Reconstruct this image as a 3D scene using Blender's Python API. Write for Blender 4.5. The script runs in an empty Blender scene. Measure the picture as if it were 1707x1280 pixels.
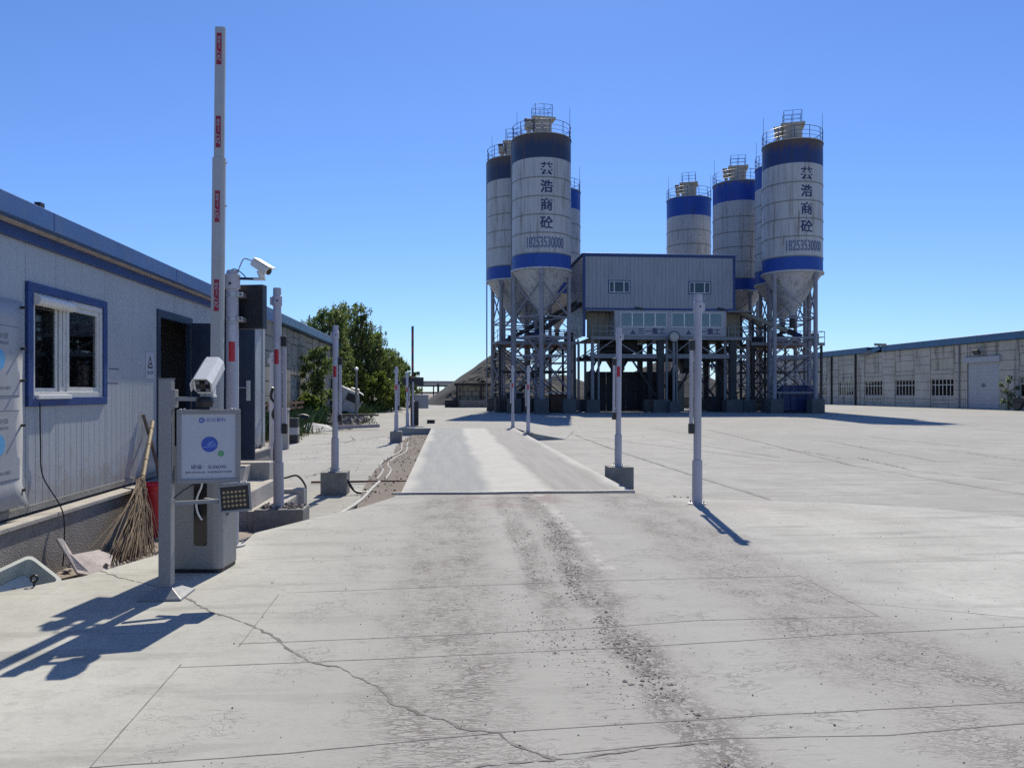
import bpy, bmesh, math, random
from mathutils import Vector, Matrix, noise as mnoise
random.seed(7)
PI = math.pi
rad = math.radians
scene = bpy.context.scene
col = scene.collection

# ------------------------------------------------------------------ camera
CAM_H, F_PX, HZ, YAW = 1.45, 1280.0, 654.0, rad(4.76)
cam_d = bpy.data.cameras.new('camera')
cam = bpy.data.objects.new('camera', cam_d)
col.objects.link(cam)
cam.location = (0, 0, CAM_H)
cam.rotation_euler = (PI / 2, 0, -YAW)
cam_d.sensor_fit = 'HORIZONTAL'
cam_d.sensor_width = 36.0
cam_d.lens = 36.0 * F_PX / 1707.0
cam_d.shift_y = (HZ - 640.0) / 1707.0
cam_d.clip_start = 0.05
cam_d.clip_end = 4000
scene.camera = cam
# ------------------------------------------------------------------ sky, sun, exposure
SUN_AZ, SUN_EL = rad(9.2), rad(45.5)
world = bpy.data.worlds.new('World')
scene.world = world
world.use_nodes = True
wnt = world.node_tree
wnt.nodes.clear()
sky = wnt.nodes.new('ShaderNodeTexSky')
sky.sky_type = 'NISHITA'
sky.sun_disc = False
sky.sun_elevation = SUN_EL
sky.sun_rotation = SUN_AZ
sky.altitude = 0
sky.air_density = 1.0
sky.dust_density = 0.1
sky.ozone_density = 4.0
bg = wnt.nodes.new('ShaderNodeBackground')
bg.inputs['Strength'].default_value = 0.088
wo = wnt.nodes.new('ShaderNodeOutputWorld')
grade = wnt.nodes.new('ShaderNodeMix')          # even tint over the whole sky dome: the clear, saturated blue of a dry day
grade.data_type = 'RGBA'; grade.blend_type = 'MULTIPLY'; grade.inputs[0].default_value = 1.0
grade.inputs[7].default_value = (.77, .99, 1.40, 1)
wnt.links.new(sky.outputs[0], grade.inputs[6])
wnt.links.new(grade.outputs[2], bg.inputs[0])
wnt.links.new(bg.outputs[0], wo.inputs[0])
sun_d = bpy.data.lights.new('sun', 'SUN')
sun_d.energy = 5.0
sun_d.angle = rad(0.53)
sun_d.color = (1.0, 0.93, 0.775)
sun = bpy.data.objects.new('sun', sun_d)
col.objects.link(sun)
sdir = Vector((math.cos(SUN_EL) * math.sin(SUN_AZ), math.cos(SUN_EL) * math.cos(SUN_AZ), math.sin(SUN_EL)))
sun.rotation_euler = (-sdir).to_track_quat('-Z', 'Y').to_euler()
sun.location = sdir * 60
scene.view_settings.view_transform = 'Standard'
scene.view_settings.look = 'None'
scene.view_settings.gamma = 1.0
scene.view_settings.exposure = 0.12
scene.view_settings.use_curve_mapping = False
scene.cycles.use_denoising = False
scene.cycles.max_bounces = 6
scene.cycles.transparent_max_bounces = 12

# ------------------------------------------------------------------ survey helpers (site axes: Y runs along the weighbridge)
_s, _c = math.sin(YAW), math.cos(YAW)
def ray(px):
    t = (px - 853.5) / F_PX
    return _s + t * _c, _c - t * _s
def at(px, py, D):
    a, b = ray(px)
    return Vector((a * D, b * D, CAM_H - (py - HZ) / F_PX * D))
def ground(px, py, z=0.0):
    return at(px, py, F_PX * (CAM_H - z) / (py - HZ))
def onX(px, py, X): return at(px, py, X / ray(px)[0])
def onY(px, py, Y): return at(px, py, Y / ray(px)[1])
ZY = -0.28          # level of the yard below the raised entry slab

# ------------------------------------------------------------------ materials
class W:
    def __init__(s, name):
        s.m = bpy.data.materials.new(name); s.m.use_nodes = True
        s.t = s.m.node_tree; s.t.nodes.clear()
        s._pos = None
    def n(s, typ, **kw):
        nd = s.t.nodes.new(typ)
        for k, v in kw.items():
            if k.startswith('_'): setattr(nd, k[1:], v)
        return nd
    def link(s, a, b): s.t.links.new(a, b)
    def setin(s, nd, key, v):
        i = nd.inputs[key]
        if hasattr(v, 'is_output') or isinstance(v, bpy.types.NodeSocket): s.link(v, i)
        else:
            if i.type == 'RGBA' and len(v) == 3: v = (*v, 1)
            i.default_value = v
    def pos(s):
        if s._pos is None: s._pos = s.n('ShaderNodeNewGeometry').outputs['Position']
        return s._pos
    def obj(s): return s.n('ShaderNodeTexCoord').outputs['Object']
    def sep(s, v):
        nd = s.n('ShaderNodeSeparateXYZ'); s.link(v, nd.inputs[0]); return nd.outputs
    def scaled(s, vec, sc):
        nd = s.n('ShaderNodeVectorMath', _operation='MULTIPLY'); s.link(vec, nd.inputs[0]); nd.inputs[1].default_value = sc; return nd.outputs[0]
    def noise(s, scale, detail=4, rough=.55, vec=None, stretch=None, dist=0):
        v = vec or s.pos()
        if stretch: v = s.scaled(v, stretch)
        nd = s.n('ShaderNodeTexNoise'); s.link(v, nd.inputs['Vector'])
        nd.inputs['Scale'].default_value = scale; nd.inputs['Detail'].default_value = detail
        nd.inputs['Roughness'].default_value = rough; nd.inputs['Distortion'].default_value = dist
        return nd.outputs['Fac']
    def vor(s, scale, vec=None, stretch=None, feature='F1', out='Distance'):
        v = vec or s.pos()
        if stretch: v = s.scaled(v, stretch)
        nd = s.n('ShaderNodeTexVoronoi', _feature=feature); s.link(v, nd.inputs['Vector'])
        nd.inputs['Scale'].default_value = scale
        return nd.outputs[out]
    def ramp(s, fac, *stops):
        nd = s.n('ShaderNodeValToRGB'); s.link(fac, nd.inputs[0])
        e = nd.color_ramp.elements
        while len(e) < len(stops): e.new(0.5)
        for i, (p, c) in enumerate(stops):
            e[i].position = p
            e[i].color = (c, c, c, 1) if isinstance(c, (int, float)) else (*c, 1)
        return nd.outputs[0]
    def mix(s, fac, a, b, mode='MIX'):
        nd = s.n('ShaderNodeMix', _data_type='RGBA', _blend_type=mode)
        s.setin(nd, 0, fac)
        for k, v in ((6, a), (7, b)):
            if isinstance(v, (tuple, list)): nd.inputs[k].default_value = (*v[:3], 1)
            else: s.link(v, nd.inputs[k])
        return nd.outputs[2]
    def math(s, op, a, b=0.0, clamp=False):
        nd = s.n('ShaderNodeMath', _operation=op); nd.use_clamp = clamp
        s.setin(nd, 0, a); s.setin(nd, 1, b)
        return nd.outputs[0]
    def mapr(s, v, a, b, c=0.0, d=1.0):
        nd = s.n('ShaderNodeMapRange'); s.setin(nd, 0, v)
        for i, x in zip((1, 2, 3, 4), (a, b, c, d)): nd.inputs[i].default_value = x
        return nd.outputs[0]
    def bump(s, h, strength=.3, dist=.01, normal=None):
        nd = s.n('ShaderNodeBump'); s.link(h, nd.inputs['Height'])
        nd.inputs['Strength'].default_value = strength; nd.inputs['Distance'].default_value = dist
        if normal is not None: s.link(normal, nd.inputs['Normal'])
        return nd.outputs[0]
    def out(s, color, rough=.7, metal=0.0, normal=None, spec=.5, emit=None, estr=0):
        b = s.n('ShaderNodeBsdfPrincipled')
        s.setin(b, 'Base Color', color); s.setin(b, 'Roughness', rough); s.setin(b, 'Metallic', metal)
        s.setin(b, 'Specular IOR Level', spec)
        if normal is not None: s.link(normal, b.inputs['Normal'])
        if emit: s.setin(b, 'Emission Color', emit); b.inputs['Emission Strength'].default_value = estr
        o = s.n('ShaderNodeOutputMaterial'); s.link(b.outputs[0], o.inputs[0])
        return s.m

def c_mul(c, k): return tuple(min(1, x * k) for x in c)
def paint(name, c, rough=.5, metal=0.0, var=.12, scale=2.0, dirt=None, damt=.35, streak=False, bump=.0, bscale=60, spec=.5):
    w = W(name)
    n1 = w.noise(scale, 5)
    base = w.mix(w.ramp(n1, (.3, 0), (.7, 1)), c_mul(c, 1 - var), c_mul(c, 1 + var))
    if dirt:
        if streak:
            d = w.noise(1.0, 6, .65, stretch=(5, 5, .45))
        else:
            d = w.noise(scale * 2.3, 6, .65)
        base = w.mix(w.math('MULTIPLY', w.ramp(d, (.48, 0), (.72, 1)), damt), base, dirt)
    rr = w.mapr(w.noise(scale * 6, 3), .3, .7, rough * .85, min(1, rough * 1.15))
    nrm = w.bump(w.noise(bscale, 4), bump, .01) if bump else None
    return w.out(base, rr, metal, nrm, spec)

MT = {}
MT['white_post'] = paint('white_post', (.43, .42, .47), .38, var=.05, scale=3, dirt=(.26, .235, .21), damt=.55, streak=True, bump=.04, bscale=25)
MT['galv'] = paint('galvanised', (.42, .43, .45), .42, .6, var=.12, scale=8)
MT['grey_metal'] = paint('grey_powder_coat', (.24, .245, .26), .42, var=.06, scale=4, dirt=(.30, .27, .23), damt=.25, streak=True, bump=.05, bscale=400)
MT['cab_grey'] = paint('cabinet_grey', (.23, .235, .235), .36, var=.06, scale=3, dirt=(.33, .30, .26), damt=.3, bump=.04, bscale=400)
MT['arm'] = paint('barrier_arm_white', (.40, .40, .40), .35, var=.05, scale=4, dirt=(.3, .28, .26), damt=.2, streak=True)
MT['red'] = paint('sticker_red', (.42, .012, .03), .35, var=.08, scale=9)
MT['dred'] = paint('label_dark_red', (.30, .012, .03), .4, var=.1, scale=9)
MT['black'] = paint('black_plastic', (.014, .014, .016), .45, var=.2, scale=6)
MT['black_panel'] = paint('black_panel', (.012, .013, .016), .4, var=.2, scale=3, dirt=(.05, .045, .04), damt=.3)
MT['cam_white'] = paint('camera_white', (.68, .68, .66), .38, var=.04, scale=9, dirt=(.45, .42, .36), damt=.25)
MT['glass_lens'] = paint('lens_glass', (.01, .01, .012), .08, var=.1, scale=9)
MT['print_white'] = paint('printed_white', (.45, .47, .54), .32, var=.03, scale=6)
MT['poster'] = paint('poster_paper', (.36, .375, .40), .5, var=.05, scale=2, dirt=(.27, .26, .25), damt=.4)
MT['print_navy'] = paint('print_navy', (.012, .02, .10), .4, var=.05)
MT['print_blue'] = paint('print_blue', (.02, .07, .42), .35, var=.12, scale=14)
MT['print_pale'] = paint('print_pale_blue', (.16, .26, .62), .35, var=.1, scale=14)
MT['print_green'] = paint('print_green', (.05, .30, .10), .4, var=.08)
MT['print_grey'] = paint('print_grey', (.12, .13, .17), .5, var=.08)
MT['disc_blue'] = paint('disc_blue', (.10, .34, .60), .4, var=.1, scale=12)
MT['concrete_block'] = paint('block_concrete', (.22, .215, .20), .9, var=.22, scale=6, dirt=(.30, .28, .24), damt=.5, bump=.5, bscale=45)
MT['step'] = paint('step_concrete', (.40, .37, .33), .92, var=.14, scale=5, dirt=(.28, .25, .21), damt=.5, bump=.4, bscale=50)
MT['blue_trim'] = paint('blue_trim', (.011, .045, .19), .42, var=.14, scale=3, dirt=(.03, .045, .09), damt=.4)
MT['blue_roof'] = paint('blue_roof', (.035, .105, .28), .45, var=.14, scale=1.5, dirt=(.09, .14, .21), damt=.5, streak=False)
MT['roof_far'] = paint('blue_roof_far', (.035, .12, .24), .5, var=.14, scale=.8, dirt=(.10, .14, .16), damt=.5)
MT['panel_white'] = paint('sandwich_panel', (.37, .40, .435), .33, var=.04, scale=.9, dirt=(.28, .29, .31), damt=.3, streak=True, spec=.9)
def panel_mat():
    w = W('sandwich_panel')
    z = w.sep(w.pos())[2]
    n1 = w.noise(.9, 5); st = w.noise(1.0, 6, .7, stretch=(4, 4, .3)); sp_ = w.noise(5, 6, .7)
    b = w.mix(w.ramp(n1, (.3, 0), (.7, 1)), (.355, .385, .42), (.385, .415, .45))
    b = w.mix(w.math('MULTIPLY', w.ramp(st, (.54, 0), (.72, 1)), .38), b, (.25, .255, .265))
    spl = w.math('ADD', w.mapr(z, 1.15, .46, -.30, .22), sp_)
    b = w.mix(w.math('MULTIPLY', w.ramp(spl, (.50, 0), (.68, 1)), .55), b, (.29, .26, .225))
    sc = w.noise(9, 5, .7, stretch=(1, 1, .35))
    b = w.mix(w.math('MULTIPLY', w.ramp(sc, (.66, 0), (.70, 1)), .35), b, (.20, .20, .21))
    nr = w.bump(w.noise(1.4, 3), .10, .03)
    return w.out(b, w.mapr(n1, .3, .7, .28, .40), 0, nr, .8)
MT['panel_white'] = panel_mat()
MT['alu'] = paint('aluminium_frame', (.62, .62, .60), .4, .2, var=.06, scale=6, dirt=(.4, .36, .3), damt=.3)
MT['door_navy'] = paint('navy_door', (.013, .028, .062), .45, var=.15, scale=3, dirt=(.05, .06, .07), damt=.3)
MT['room_dark'] = paint('room_plaster', (.18, .18, .19), .9, var=.1)
MT['steel_handle'] = paint('steel_handle', (.6, .6, .58), .3, .8, var=.05)
MT['bamboo'] = paint('bamboo', (.42, .31, .17), .6, var=.2, scale=14, dirt=(.22, .15, .08), damt=.5, bump=.2)
MT['stick_dark'] = paint('old_stick', (.13, .10, .08), .8, var=.25, scale=12)
MT['twig'] = paint('broom_twig', (.21, .155, .105), .9, var=.35, scale=20)
MT['bucket'] = paint('bucket_red', (.52, .018, .03), .35, var=.1, scale=6, dirt=(.35, .12, .10), damt=.35)
MT['basin'] = paint('basin_grey', (.42, .45, .42), .5, var=.1, scale=6, dirt=(.30, .28, .24), damt=.5)
MT['basin_in'] = paint('basin_water_dust', (.62, .66, .62), .5, var=.06)
MT['wood'] = paint('weathered_board', (.42, .37, .35), .9, var=.18, scale=7, dirt=(.26, .22, .19), damt=.5, bump=.4)
MT['rust'] = paint('rusty_steel', (.115, .058, .038), .9, var=.35, scale=5, bump=.3)
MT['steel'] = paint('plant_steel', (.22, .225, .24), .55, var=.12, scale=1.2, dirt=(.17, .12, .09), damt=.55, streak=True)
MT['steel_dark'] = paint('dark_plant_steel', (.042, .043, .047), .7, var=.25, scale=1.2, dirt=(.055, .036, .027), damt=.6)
MT['leg'] = paint('silo_leg', (.26, .26, .295), .5, var=.12, scale=1.2, dirt=(.15, .115, .095), damt=.5, streak=True)
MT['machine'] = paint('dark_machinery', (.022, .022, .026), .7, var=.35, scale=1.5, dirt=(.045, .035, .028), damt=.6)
MT['tarp_blue'] = paint('blue_tank_paint', (.008, .02, .10), .5, var=.2, scale=2, dirt=(.08, .07, .09), damt=.4)
MT['plant_wall'] = paint('plant_cladding', (.30, .32, .365), .45, var=.05, scale=.5, dirt=(.20, .20, .215), damt=.7, streak=True)
MT['plant_wall2'] = paint('control_room_cladding', (.36, .36, .385), .5, var=.06, scale=.6, dirt=(.25, .24, .23), damt=.5, streak=True)
MT['blind'] = paint('window_blind', (.33, .36, .36), .4, var=.1, scale=2)
MT['pedestal'] = paint('pedestal_concrete', (.11, .11, .108), .92, var=.2, scale=2, dirt=(.10, .09, .08), damt=.5, streak=True)
MT['grass'] = paint('grass_blades', (.075, .115, .028), .8, var=.4, scale=1.4)
MT['bark'] = paint('bark', (.09, .07, .05), .95, var=.3, scale=6, bump=.5, bscale=20)
MT['cable'] = paint('black_cable', (.012, .012, .012), .5, var=.1)
MT['conduit'] = paint('white_conduit', (.44, .43, .40), .5, var=.1, scale=5, dirt=(.26, .23, .20), damt=.7)
MT['stone'] = paint('loose_stones', (.15, .13, .125), .95, var=.5, scale=30)
MT['mud'] = paint('dry_mud', (.27, .235, .22), .97, var=.3, scale=14, bump=.5, bscale=80)
MT['joint'] = paint('joint_filler', (.17, .16, .155), .95, var=.3, scale=8)  # dark fill of the sawn slab joints
MT['crack'] = paint('crack_dirt', (.17, .16, .15), .97, var=.35, scale=10)
MT['wreck'] = paint('faded_cab_paint', (.43, .44, .45), .5, var=.1, scale=2, dirt=(.30, .26, .22), damt=.5)
MT['wreck_dark'] = paint('cab_interior', (.03, .03, .032), .7, var=.2)
MT['stripe_white'] = paint('kerb_white', (.42, .41, .39), .8, var=.15, scale=6, dirt=(.25, .22, .2), damt=.5)
MT['netting'] = paint('dust_net_dark', (.03, .031, .031), .95, var=.5, scale=.8)
MT['roller'] = paint('roller_door_white', (.36, .37, .41), .45, var=.04, scale=.6, dirt=(.28, .28, .3), damt=.4, streak=True)

def leaf_mat(name, c, c2):
    w = W(name)
    n = w.noise(.8, 3); n2 = w.noise(9, 2)
    b = w.mix(w.ramp(n, (.35, 0), (.65, 1)), c, c2)
    b = w.mix(w.ramp(n2, (.3, 0), (.8, .6)), b, c_mul(c2, 1.25))
    p = w.n('ShaderNodeBsdfPrincipled'); w.link(b, p.inputs['Base Color']); p.inputs['Roughness'].default_value = .55
    p.inputs['Specular IOR Level'].default_value = .35
    tr = w.n('ShaderNodeBsdfTranslucent'); w.link(w.mix(.5, b, (.16, .24, .03)), tr.inputs[0])
    mx = w.n('ShaderNodeMixShader'); mx.inputs[0].default_value = .5
    w.link(p.outputs[0], mx.inputs[1]); w.link(tr.outputs[0], mx.inputs[2])
    o = w.n('ShaderNodeOutputMaterial'); w.link(mx.outputs[0], o.inputs[0])
    return w.m
MT['leaf_a'] = leaf_mat('willow_leaves', (.105, .145, .055), (.155, .195, .075))
MT['leaf_b'] = leaf_mat('bush_leaves', (.10, .14, .025), (.16, .19, .045))
MT['leaf_c'] = leaf_mat('pale_shrub_leaves', (.16, .20, .15), (.24, .29, .22))

def glass_mat(name, tint=(.8, .85, .85), base=.06):
    w = W(name)
    fr = w.n('ShaderNodeFresnel'); fr.inputs[0].default_value = 1.5
    nb = w.bump(w.noise(1.3, 2), .05, .02)
    gl = w.n('ShaderNodeBsdfGlossy'); gl.inputs['Roughness'].default_value = .03; w.link(nb, gl.inputs['Normal'])
    tr = w.n('ShaderNodeBsdfTransparent'); tr.inputs[0].default_value = (*tint, 1)
    mx = w.n('ShaderNodeMixShader'); w.link(w.math('ADD', fr.outputs[0], base, True), mx.inputs[0])
    w.link(tr.outputs[0], mx.inputs[1]); w.link(gl.outputs[0], mx.inputs[2])
    o = w.n('ShaderNodeOutputMaterial'); w.link(mx.outputs[0], o.inputs[0])
    return w.m
MT['glass'] = glass_mat('window_glass', (.55, .6, .62), .07)
MT['glass_dark'] = glass_mat('sooty_glass', (.35, .4, .42), .03)

def silo_mat(name, c, dirt_c, topz=None, amt=.4, runc=(.055, .042, .034)):
    w = W(name)
    st = w.noise(1.0, 6, .7, stretch=(3.2, 3.2, .22))
    n1 = w.noise(.5, 4)
    b = w.mix(w.ramp(n1, (.3, 0), (.7, 1)), c_mul(c, .93), c_mul(c, 1.05))
    b = w.mix(w.math('MULTIPLY', w.ramp(st, (.50, 0), (.68, 1)), amt), b, dirt_c)
    rs = w.noise(1.0, 4, .6, stretch=(7, 7, .16)); rp = w.noise(.35, 2)
    b = w.mix(w.math('MULTIPLY', w.math('MULTIPLY', w.ramp(rs, (.60, 0), (.68, 1)), w.ramp(rp, (.48, 0), (.60, 1))), amt), b, (.11, .065, .045))
    sp = w.noise(4, 6, .7)
    b = w.mix(w.math('MULTIPLY', w.ramp(sp, (.62, 0), (.72, 1)), amt), b, c_mul(dirt_c, .7))
    if topz:
        z = w.sep(w.pos())[2]
        run = w.noise(1.0, 5, .65, stretch=(4.5, 4.5, .12))
        lim = w.math('ADD', w.mapr(z, topz - 1.9, topz + .1, -.42, .42), run)
        b = w.mix(w.ramp(lim, (.48, 0), (.74, .95)), b, runc)
        pat = w.noise(.25, 2)
    nr = w.bump(w.noise(.9, 3, stretch=(1, 1, 2.2)), .12, .06)
    return w.out(b, .5, 0, nr)
MT['silo_white'] = silo_mat('silo_white', (.46, .46, .465), (.21, .175, .15), None, .75)
MT['silo_blue'] = silo_mat('silo_blue', (.006, .062, .34), (.015, .035, .12), None, .55)
MT['silo_top_worn'] = silo_mat('silo_top_worn', (.014, .03, .085), (.05, .045, .045), 22.4, .75, (.085, .062, .05))
MT['silo_top_rust'] = silo_mat('silo_top_rust', (.010, .034, .15), (.05, .03, .022), 22.4, .7, (.10, .058, .036))
MT['silo_top_dusty'] = silo_mat('silo_top_dusty', (.008, .055, .34), (.03, .04, .10), 22.9, .6, (.13, .12, .11))
MT['silo_seam'] = silo_mat('silo_seam', (.22, .215, .215), (.14, .11, .09), None, .6)
MT['silo_beige'] = paint('filter_beige', (.42, .38, .31), .6, var=.12, scale=1.5, dirt=(.18, .14, .11), damt=.6, streak=True)

def concrete_ground(name, c1, c2, far=False, tracks=False):
    w = W(name)
    big = w.noise(.11, 5, .6); mid = w.noise(.9, 6, .62, dist=.3); fine = w.noise(14, 6, .7); mic = w.noise(170, 3, .6)
    sw = w.noise(1.0, 5, .6, stretch=(2.2, .35, 1))
    b = w.mix(w.ramp(mid, (.34, 0), (.68, 1)), c1, c2)
    b = w.mix(w.math('MULTIPLY', w.ramp(big, (.4, 0), (.65, 1)), .45), b, c_mul(c1, .86))
    b = w.mix(w.math('MULTIPLY', w.ramp(sw, (.5, 0), (.72, 1)), .30), b, c_mul(c2, 1.12))
    b = w.mix(w.math('MULTIPLY', w.ramp(fine, (.52, 0), (.70, 1)), .40), b, c_mul(c1, .62))
    b = w.mix(w.math('MULTIPLY', w.ramp(mic, (.52, 0), (.70, 1)), .45), b, c_mul(c1, .58))
    blot = w.noise(4.5, 5, .65)
    b = w.mix(w.math('MULTIPLY', w.ramp(blot, (.50, 0), (.68, 1)), .28), b, c_mul(c1, .78))
    lines = w.noise(1.0, 5, .62, stretch=(.55, 4.2, 1), dist=.25)
    b = w.mix(w.math('MULTIPLY', w.ramp(lines, (.55, 0), (.62, 1)), .46), b, c_mul(c1, .64))
    pk = w.noise(.35, 4, .6, dist=.5)
    b = w.mix(w.math('MULTIPLY', w.ramp(pk, (.58, 0), (.72, 1)), .5), b, (.32, .275, .25))
    h = w.math('ADD', w.math('MULTIPLY', mic, .35), w.math('ADD', fine, w.math('MULTIPLY', mid, 1.2)))
    nrm = w.bump(h, .32, .012)
    gx, gy, gz = w.sep(w.pos())
    cell = w.n('ShaderNodeCombineXYZ'); w.setin(cell, 0, w.math('FLOOR', w.math('DIVIDE', w.math('ADD', gx, 1.7), 5.2))); w.setin(cell, 1, w.math('FLOOR', w.math('DIVIDE', w.math('ADD', gy, w.math('MULTIPLY', gx, .06)), 6.3)))
    wn_ = w.n('ShaderNodeTexWhiteNoise'); w.link(cell.outputs[0], wn_.inputs['Vector'])
    if not tracks: b = w.mix(w.math('MULTIPLY', wn_.outputs['Value'], .34), b, c_mul(c1, .84))
    if tracks:
        x, y, z = w.sep(w.pos())
        wob = w.math('MULTIPLY', w.math('SUBTRACT', w.noise(.5, 3), .5), .35)
        xx = w.math('ADD', x, wob)
        def band(x0, half):
            d = w.math('ABSOLUTE', w.math('SUBTRACT', xx, x0))
            return w.mapr(d, half, half * .45, 0, 1)
        near = w.mapr(y, 12, 10.5, 0, 1)
        tr = w.math('MAXIMUM', w.math('MAXIMUM', w.math('MULTIPLY', band(.0, .55), .8), w.math('MULTIPLY', band(2.42, .70), .85)), w.math('MULTIPLY', band(.98, .50), .55))
        tr = w.math('MULTIPLY', tr, near)
        lane = w.mapr(w.math('ABSOLUTE', w.math('SUBTRACT', w.math('ADD', xx, w.math('MULTIPLY', w.math('SUBTRACT', mid, .5), 1.2)), 1.0)), 2.9, 1.7, 0, 1)
        b = w.mix(w.math('MULTIPLY', lane, .66), b, (.318, .313, .295))
        def comb(a, c):
            nd = w.n('ShaderNodeCombineXYZ'); w.setin(nd, 0, a); w.setin(nd, 1, c); return nd.outputs[0]
        yx = w.math('ADD', y, w.math('MULTIPLY', x, .55))
        dash = w.noise(1.0, 3, .6, vec=comb(w.math('MULTIPLY', x, 11.0), w.math('MULTIPLY', y, 40.0)))
        lugs = w.noise(1.0, 3, .6, vec=comb(w.math('MULTIPLY', x, 17.0), w.math('MULTIPLY', yx, 27.0)), dist=.6)
        def squig(vec, wd, det=2.0, dst=.5):
            return w.ramp(w.math('ABSOLUTE', w.math('SUBTRACT', w.noise(1.0, det, .55, vec=vec, dist=dst), .5)), (.0, 1), (wd, 0))
        brk2 = w.ramp(w.noise(2.6, 5, .7, stretch=(1.3, .8, 1)), (.40, .12), (.58, 1))
        fleck = w.ramp(w.noise(34, 4, .7, stretch=(1, 1.5, 1)), (.56, 0), (.64, 1))
        tdl = w.math('MULTIPLY', w.math('MAXIMUM', squig(comb(w.math('MULTIPLY', x, 7.5), w.math('MULTIPLY', y, 30.0)), .065), w.math('MULTIPLY', fleck, .8)), brk2)
        tdr = w.math('MULTIPLY', w.math('MAXIMUM', squig(comb(w.math('MULTIPLY', w.math('SUBTRACT', x, w.math('MULTIPLY', y, .35)), 12.0), w.math('MULTIPLY', yx, 19.0)), .07), w.math('MULTIPLY', fleck, .6)), brk2)
        tda = w.math('MULTIPLY', squig(comb(w.math('MULTIPLY', x, 9.0), w.math('MULTIPLY', y, 16.0)), .035, 3.0, .8), w.ramp(w.noise(1.9, 4, .65), (.50, 0), (.60, .9)))
        clod = w.noise(26, 5, .7, dist=.4)
        patch = w.ramp(w.noise(1.3, 5, .65, stretch=(1.4, .55, 1)), (.30, .35), (.56, 1))
        tl = w.math('MULTIPLY', w.math('MULTIPLY', band(.0, .50), near), w.math('MAXIMUM', tdl, w.math('MULTIPLY', w.ramp(dash, (.55, 0), (.63, 1)), .35)))
        trr = w.math('MULTIPLY', w.math('MULTIPLY', band(2.42, .62), near), w.math('MAXIMUM', tdr, w.math('MULTIPLY', w.ramp(lugs, (.54, 0), (.61, 1)), .35)))
        brk = w.ramp(w.noise(2.2, 4, .65, stretch=(1.6, .8, 1)), (.36, .1), (.56, 1))
        ridge = w.math('MAXIMUM', w.math('MULTIPLY', band(1.06, .22), w.ramp(w.math('ADD', w.math('MULTIPLY', clod, .6), w.math('MULTIPLY', w.noise(60, 4, .7), .4)), (.47, 0), (.54, 1))), w.math('MULTIPLY', w.math('MULTIPLY', band(.72, .16), w.mapr(y, 4.2, 5.4, 0, .85)), w.ramp(clod, (.44, 0), (.56, 1))))
        halo = w.math('MULTIPLY', w.math('MULTIPLY', band(1.0, .62), w.ramp(dash, (.55, 0), (.68, 1))), .55)
        tc_ = w.math('MULTIPLY', w.math('MULTIPLY', w.math('MAXIMUM', ridge, halo), near), brk)
        lime = w.math('MULTIPLY', w.math('MULTIPLY', band(1.28, .09), near), w.math('MULTIPLY', w.mapr(y, 5.2, 6.4, 0, 1), w.ramp(w.noise(5.0, 4, .65), (.48, 0), (.56, .5))))
        lug = w.math('MULTIPLY', w.math('MAXIMUM', w.math('MAXIMUM', tl, w.math('MULTIPLY', trr, .9)), tc_), patch)
        lug = w.math('MAXIMUM', lug, w.math('MULTIPLY', w.math('MULTIPLY', tda, lane), .55))
        red = w.math('MULTIPLY', w.math('MULTIPLY', band(.95, .95), w.math('MULTIPLY', w.mapr(y, 9.3, 10.3, 0, 1), near)), w.ramp(w.noise(2.4, 5, .7), (.44, 0), (.58, .8)))
        b = w.mix(w.math('MULTIPLY', tr, w.math('MULTIPLY', patch, .58)), b, (.315, .292, .277))
        b = w.mix(w.math('MULTIPLY', lug, .95), b, (.145, .125, .117))
        b = w.mix(lime, b, (.52, .505, .475))
        b = w.mix(red, b, (.25, .185, .17))
        nrm = w.bump(w.math('MULTIPLY', lug, -1.0), .6, .010, nrm)
    return w.out(b, .92, 0, nrm, .25)
MT['apron'] = concrete_ground('apron_concrete', (.392, .386, .352), (.538, .530, .486), tracks=True)
MT['yard'] = concrete_ground('yard_concrete', (.338, .331, .306), (.438, .428, .396))
MT['deck'] = None
def deck_mat():
    w = W('weighbridge_deck')
    x, y, z = w.sep(w.pos())
    n = w.noise(1.0, 6, .65, stretch=(6, .35, 1)); m = w.noise(2.2, 5, .6); mic = w.noise(150, 3)
    b = w.mix(w.ramp(m, (.3, 0), (.7, 1)), (.385, .378, .35), (.46, .45, .415))
    wob = w.math('MULTIPLY', w.math('SUBTRACT', w.noise(.35, 3), .5), .5)
    xx = w.math('ADD', x, wob)
    def band(x0, h): return w.mapr(w.math('ABSOLUTE', w.math('SUBTRACT', xx, x0)), h, h * .72, 0, 1)
    wl = w.math('MULTIPLY', band(.02, .66), w.ramp(n, (.3, .65), (.6, 1)))
    wr = w.math('MULTIPLY', band(2.02, .62), w.ramp(n, (.3, .65), (.6, 1)))
    b = w.mix(w.math('MULTIPLY', wl, .95), b, (.228, .240, .245))
    b = w.mix(w.math('MULTIPLY', wr, .95), b, (.245, .238, .225))
    b = w.mix(w.math('MULTIPLY', w.ramp(mic, (.55, 0), (.75, 1)), .3), b, (.25, .24, .23))
    b = w.mix(w.ramp(w.noise(3.3, 6, .7), (.66, 0), (.74, .5)), b, (.28, .25, .235))
    return w.out(b, .85, 0, w.bump(w.math('ADD', mic, w.noise(20, 5)), .25, .008), .3)
MT['deck'] = deck_mat()
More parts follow.
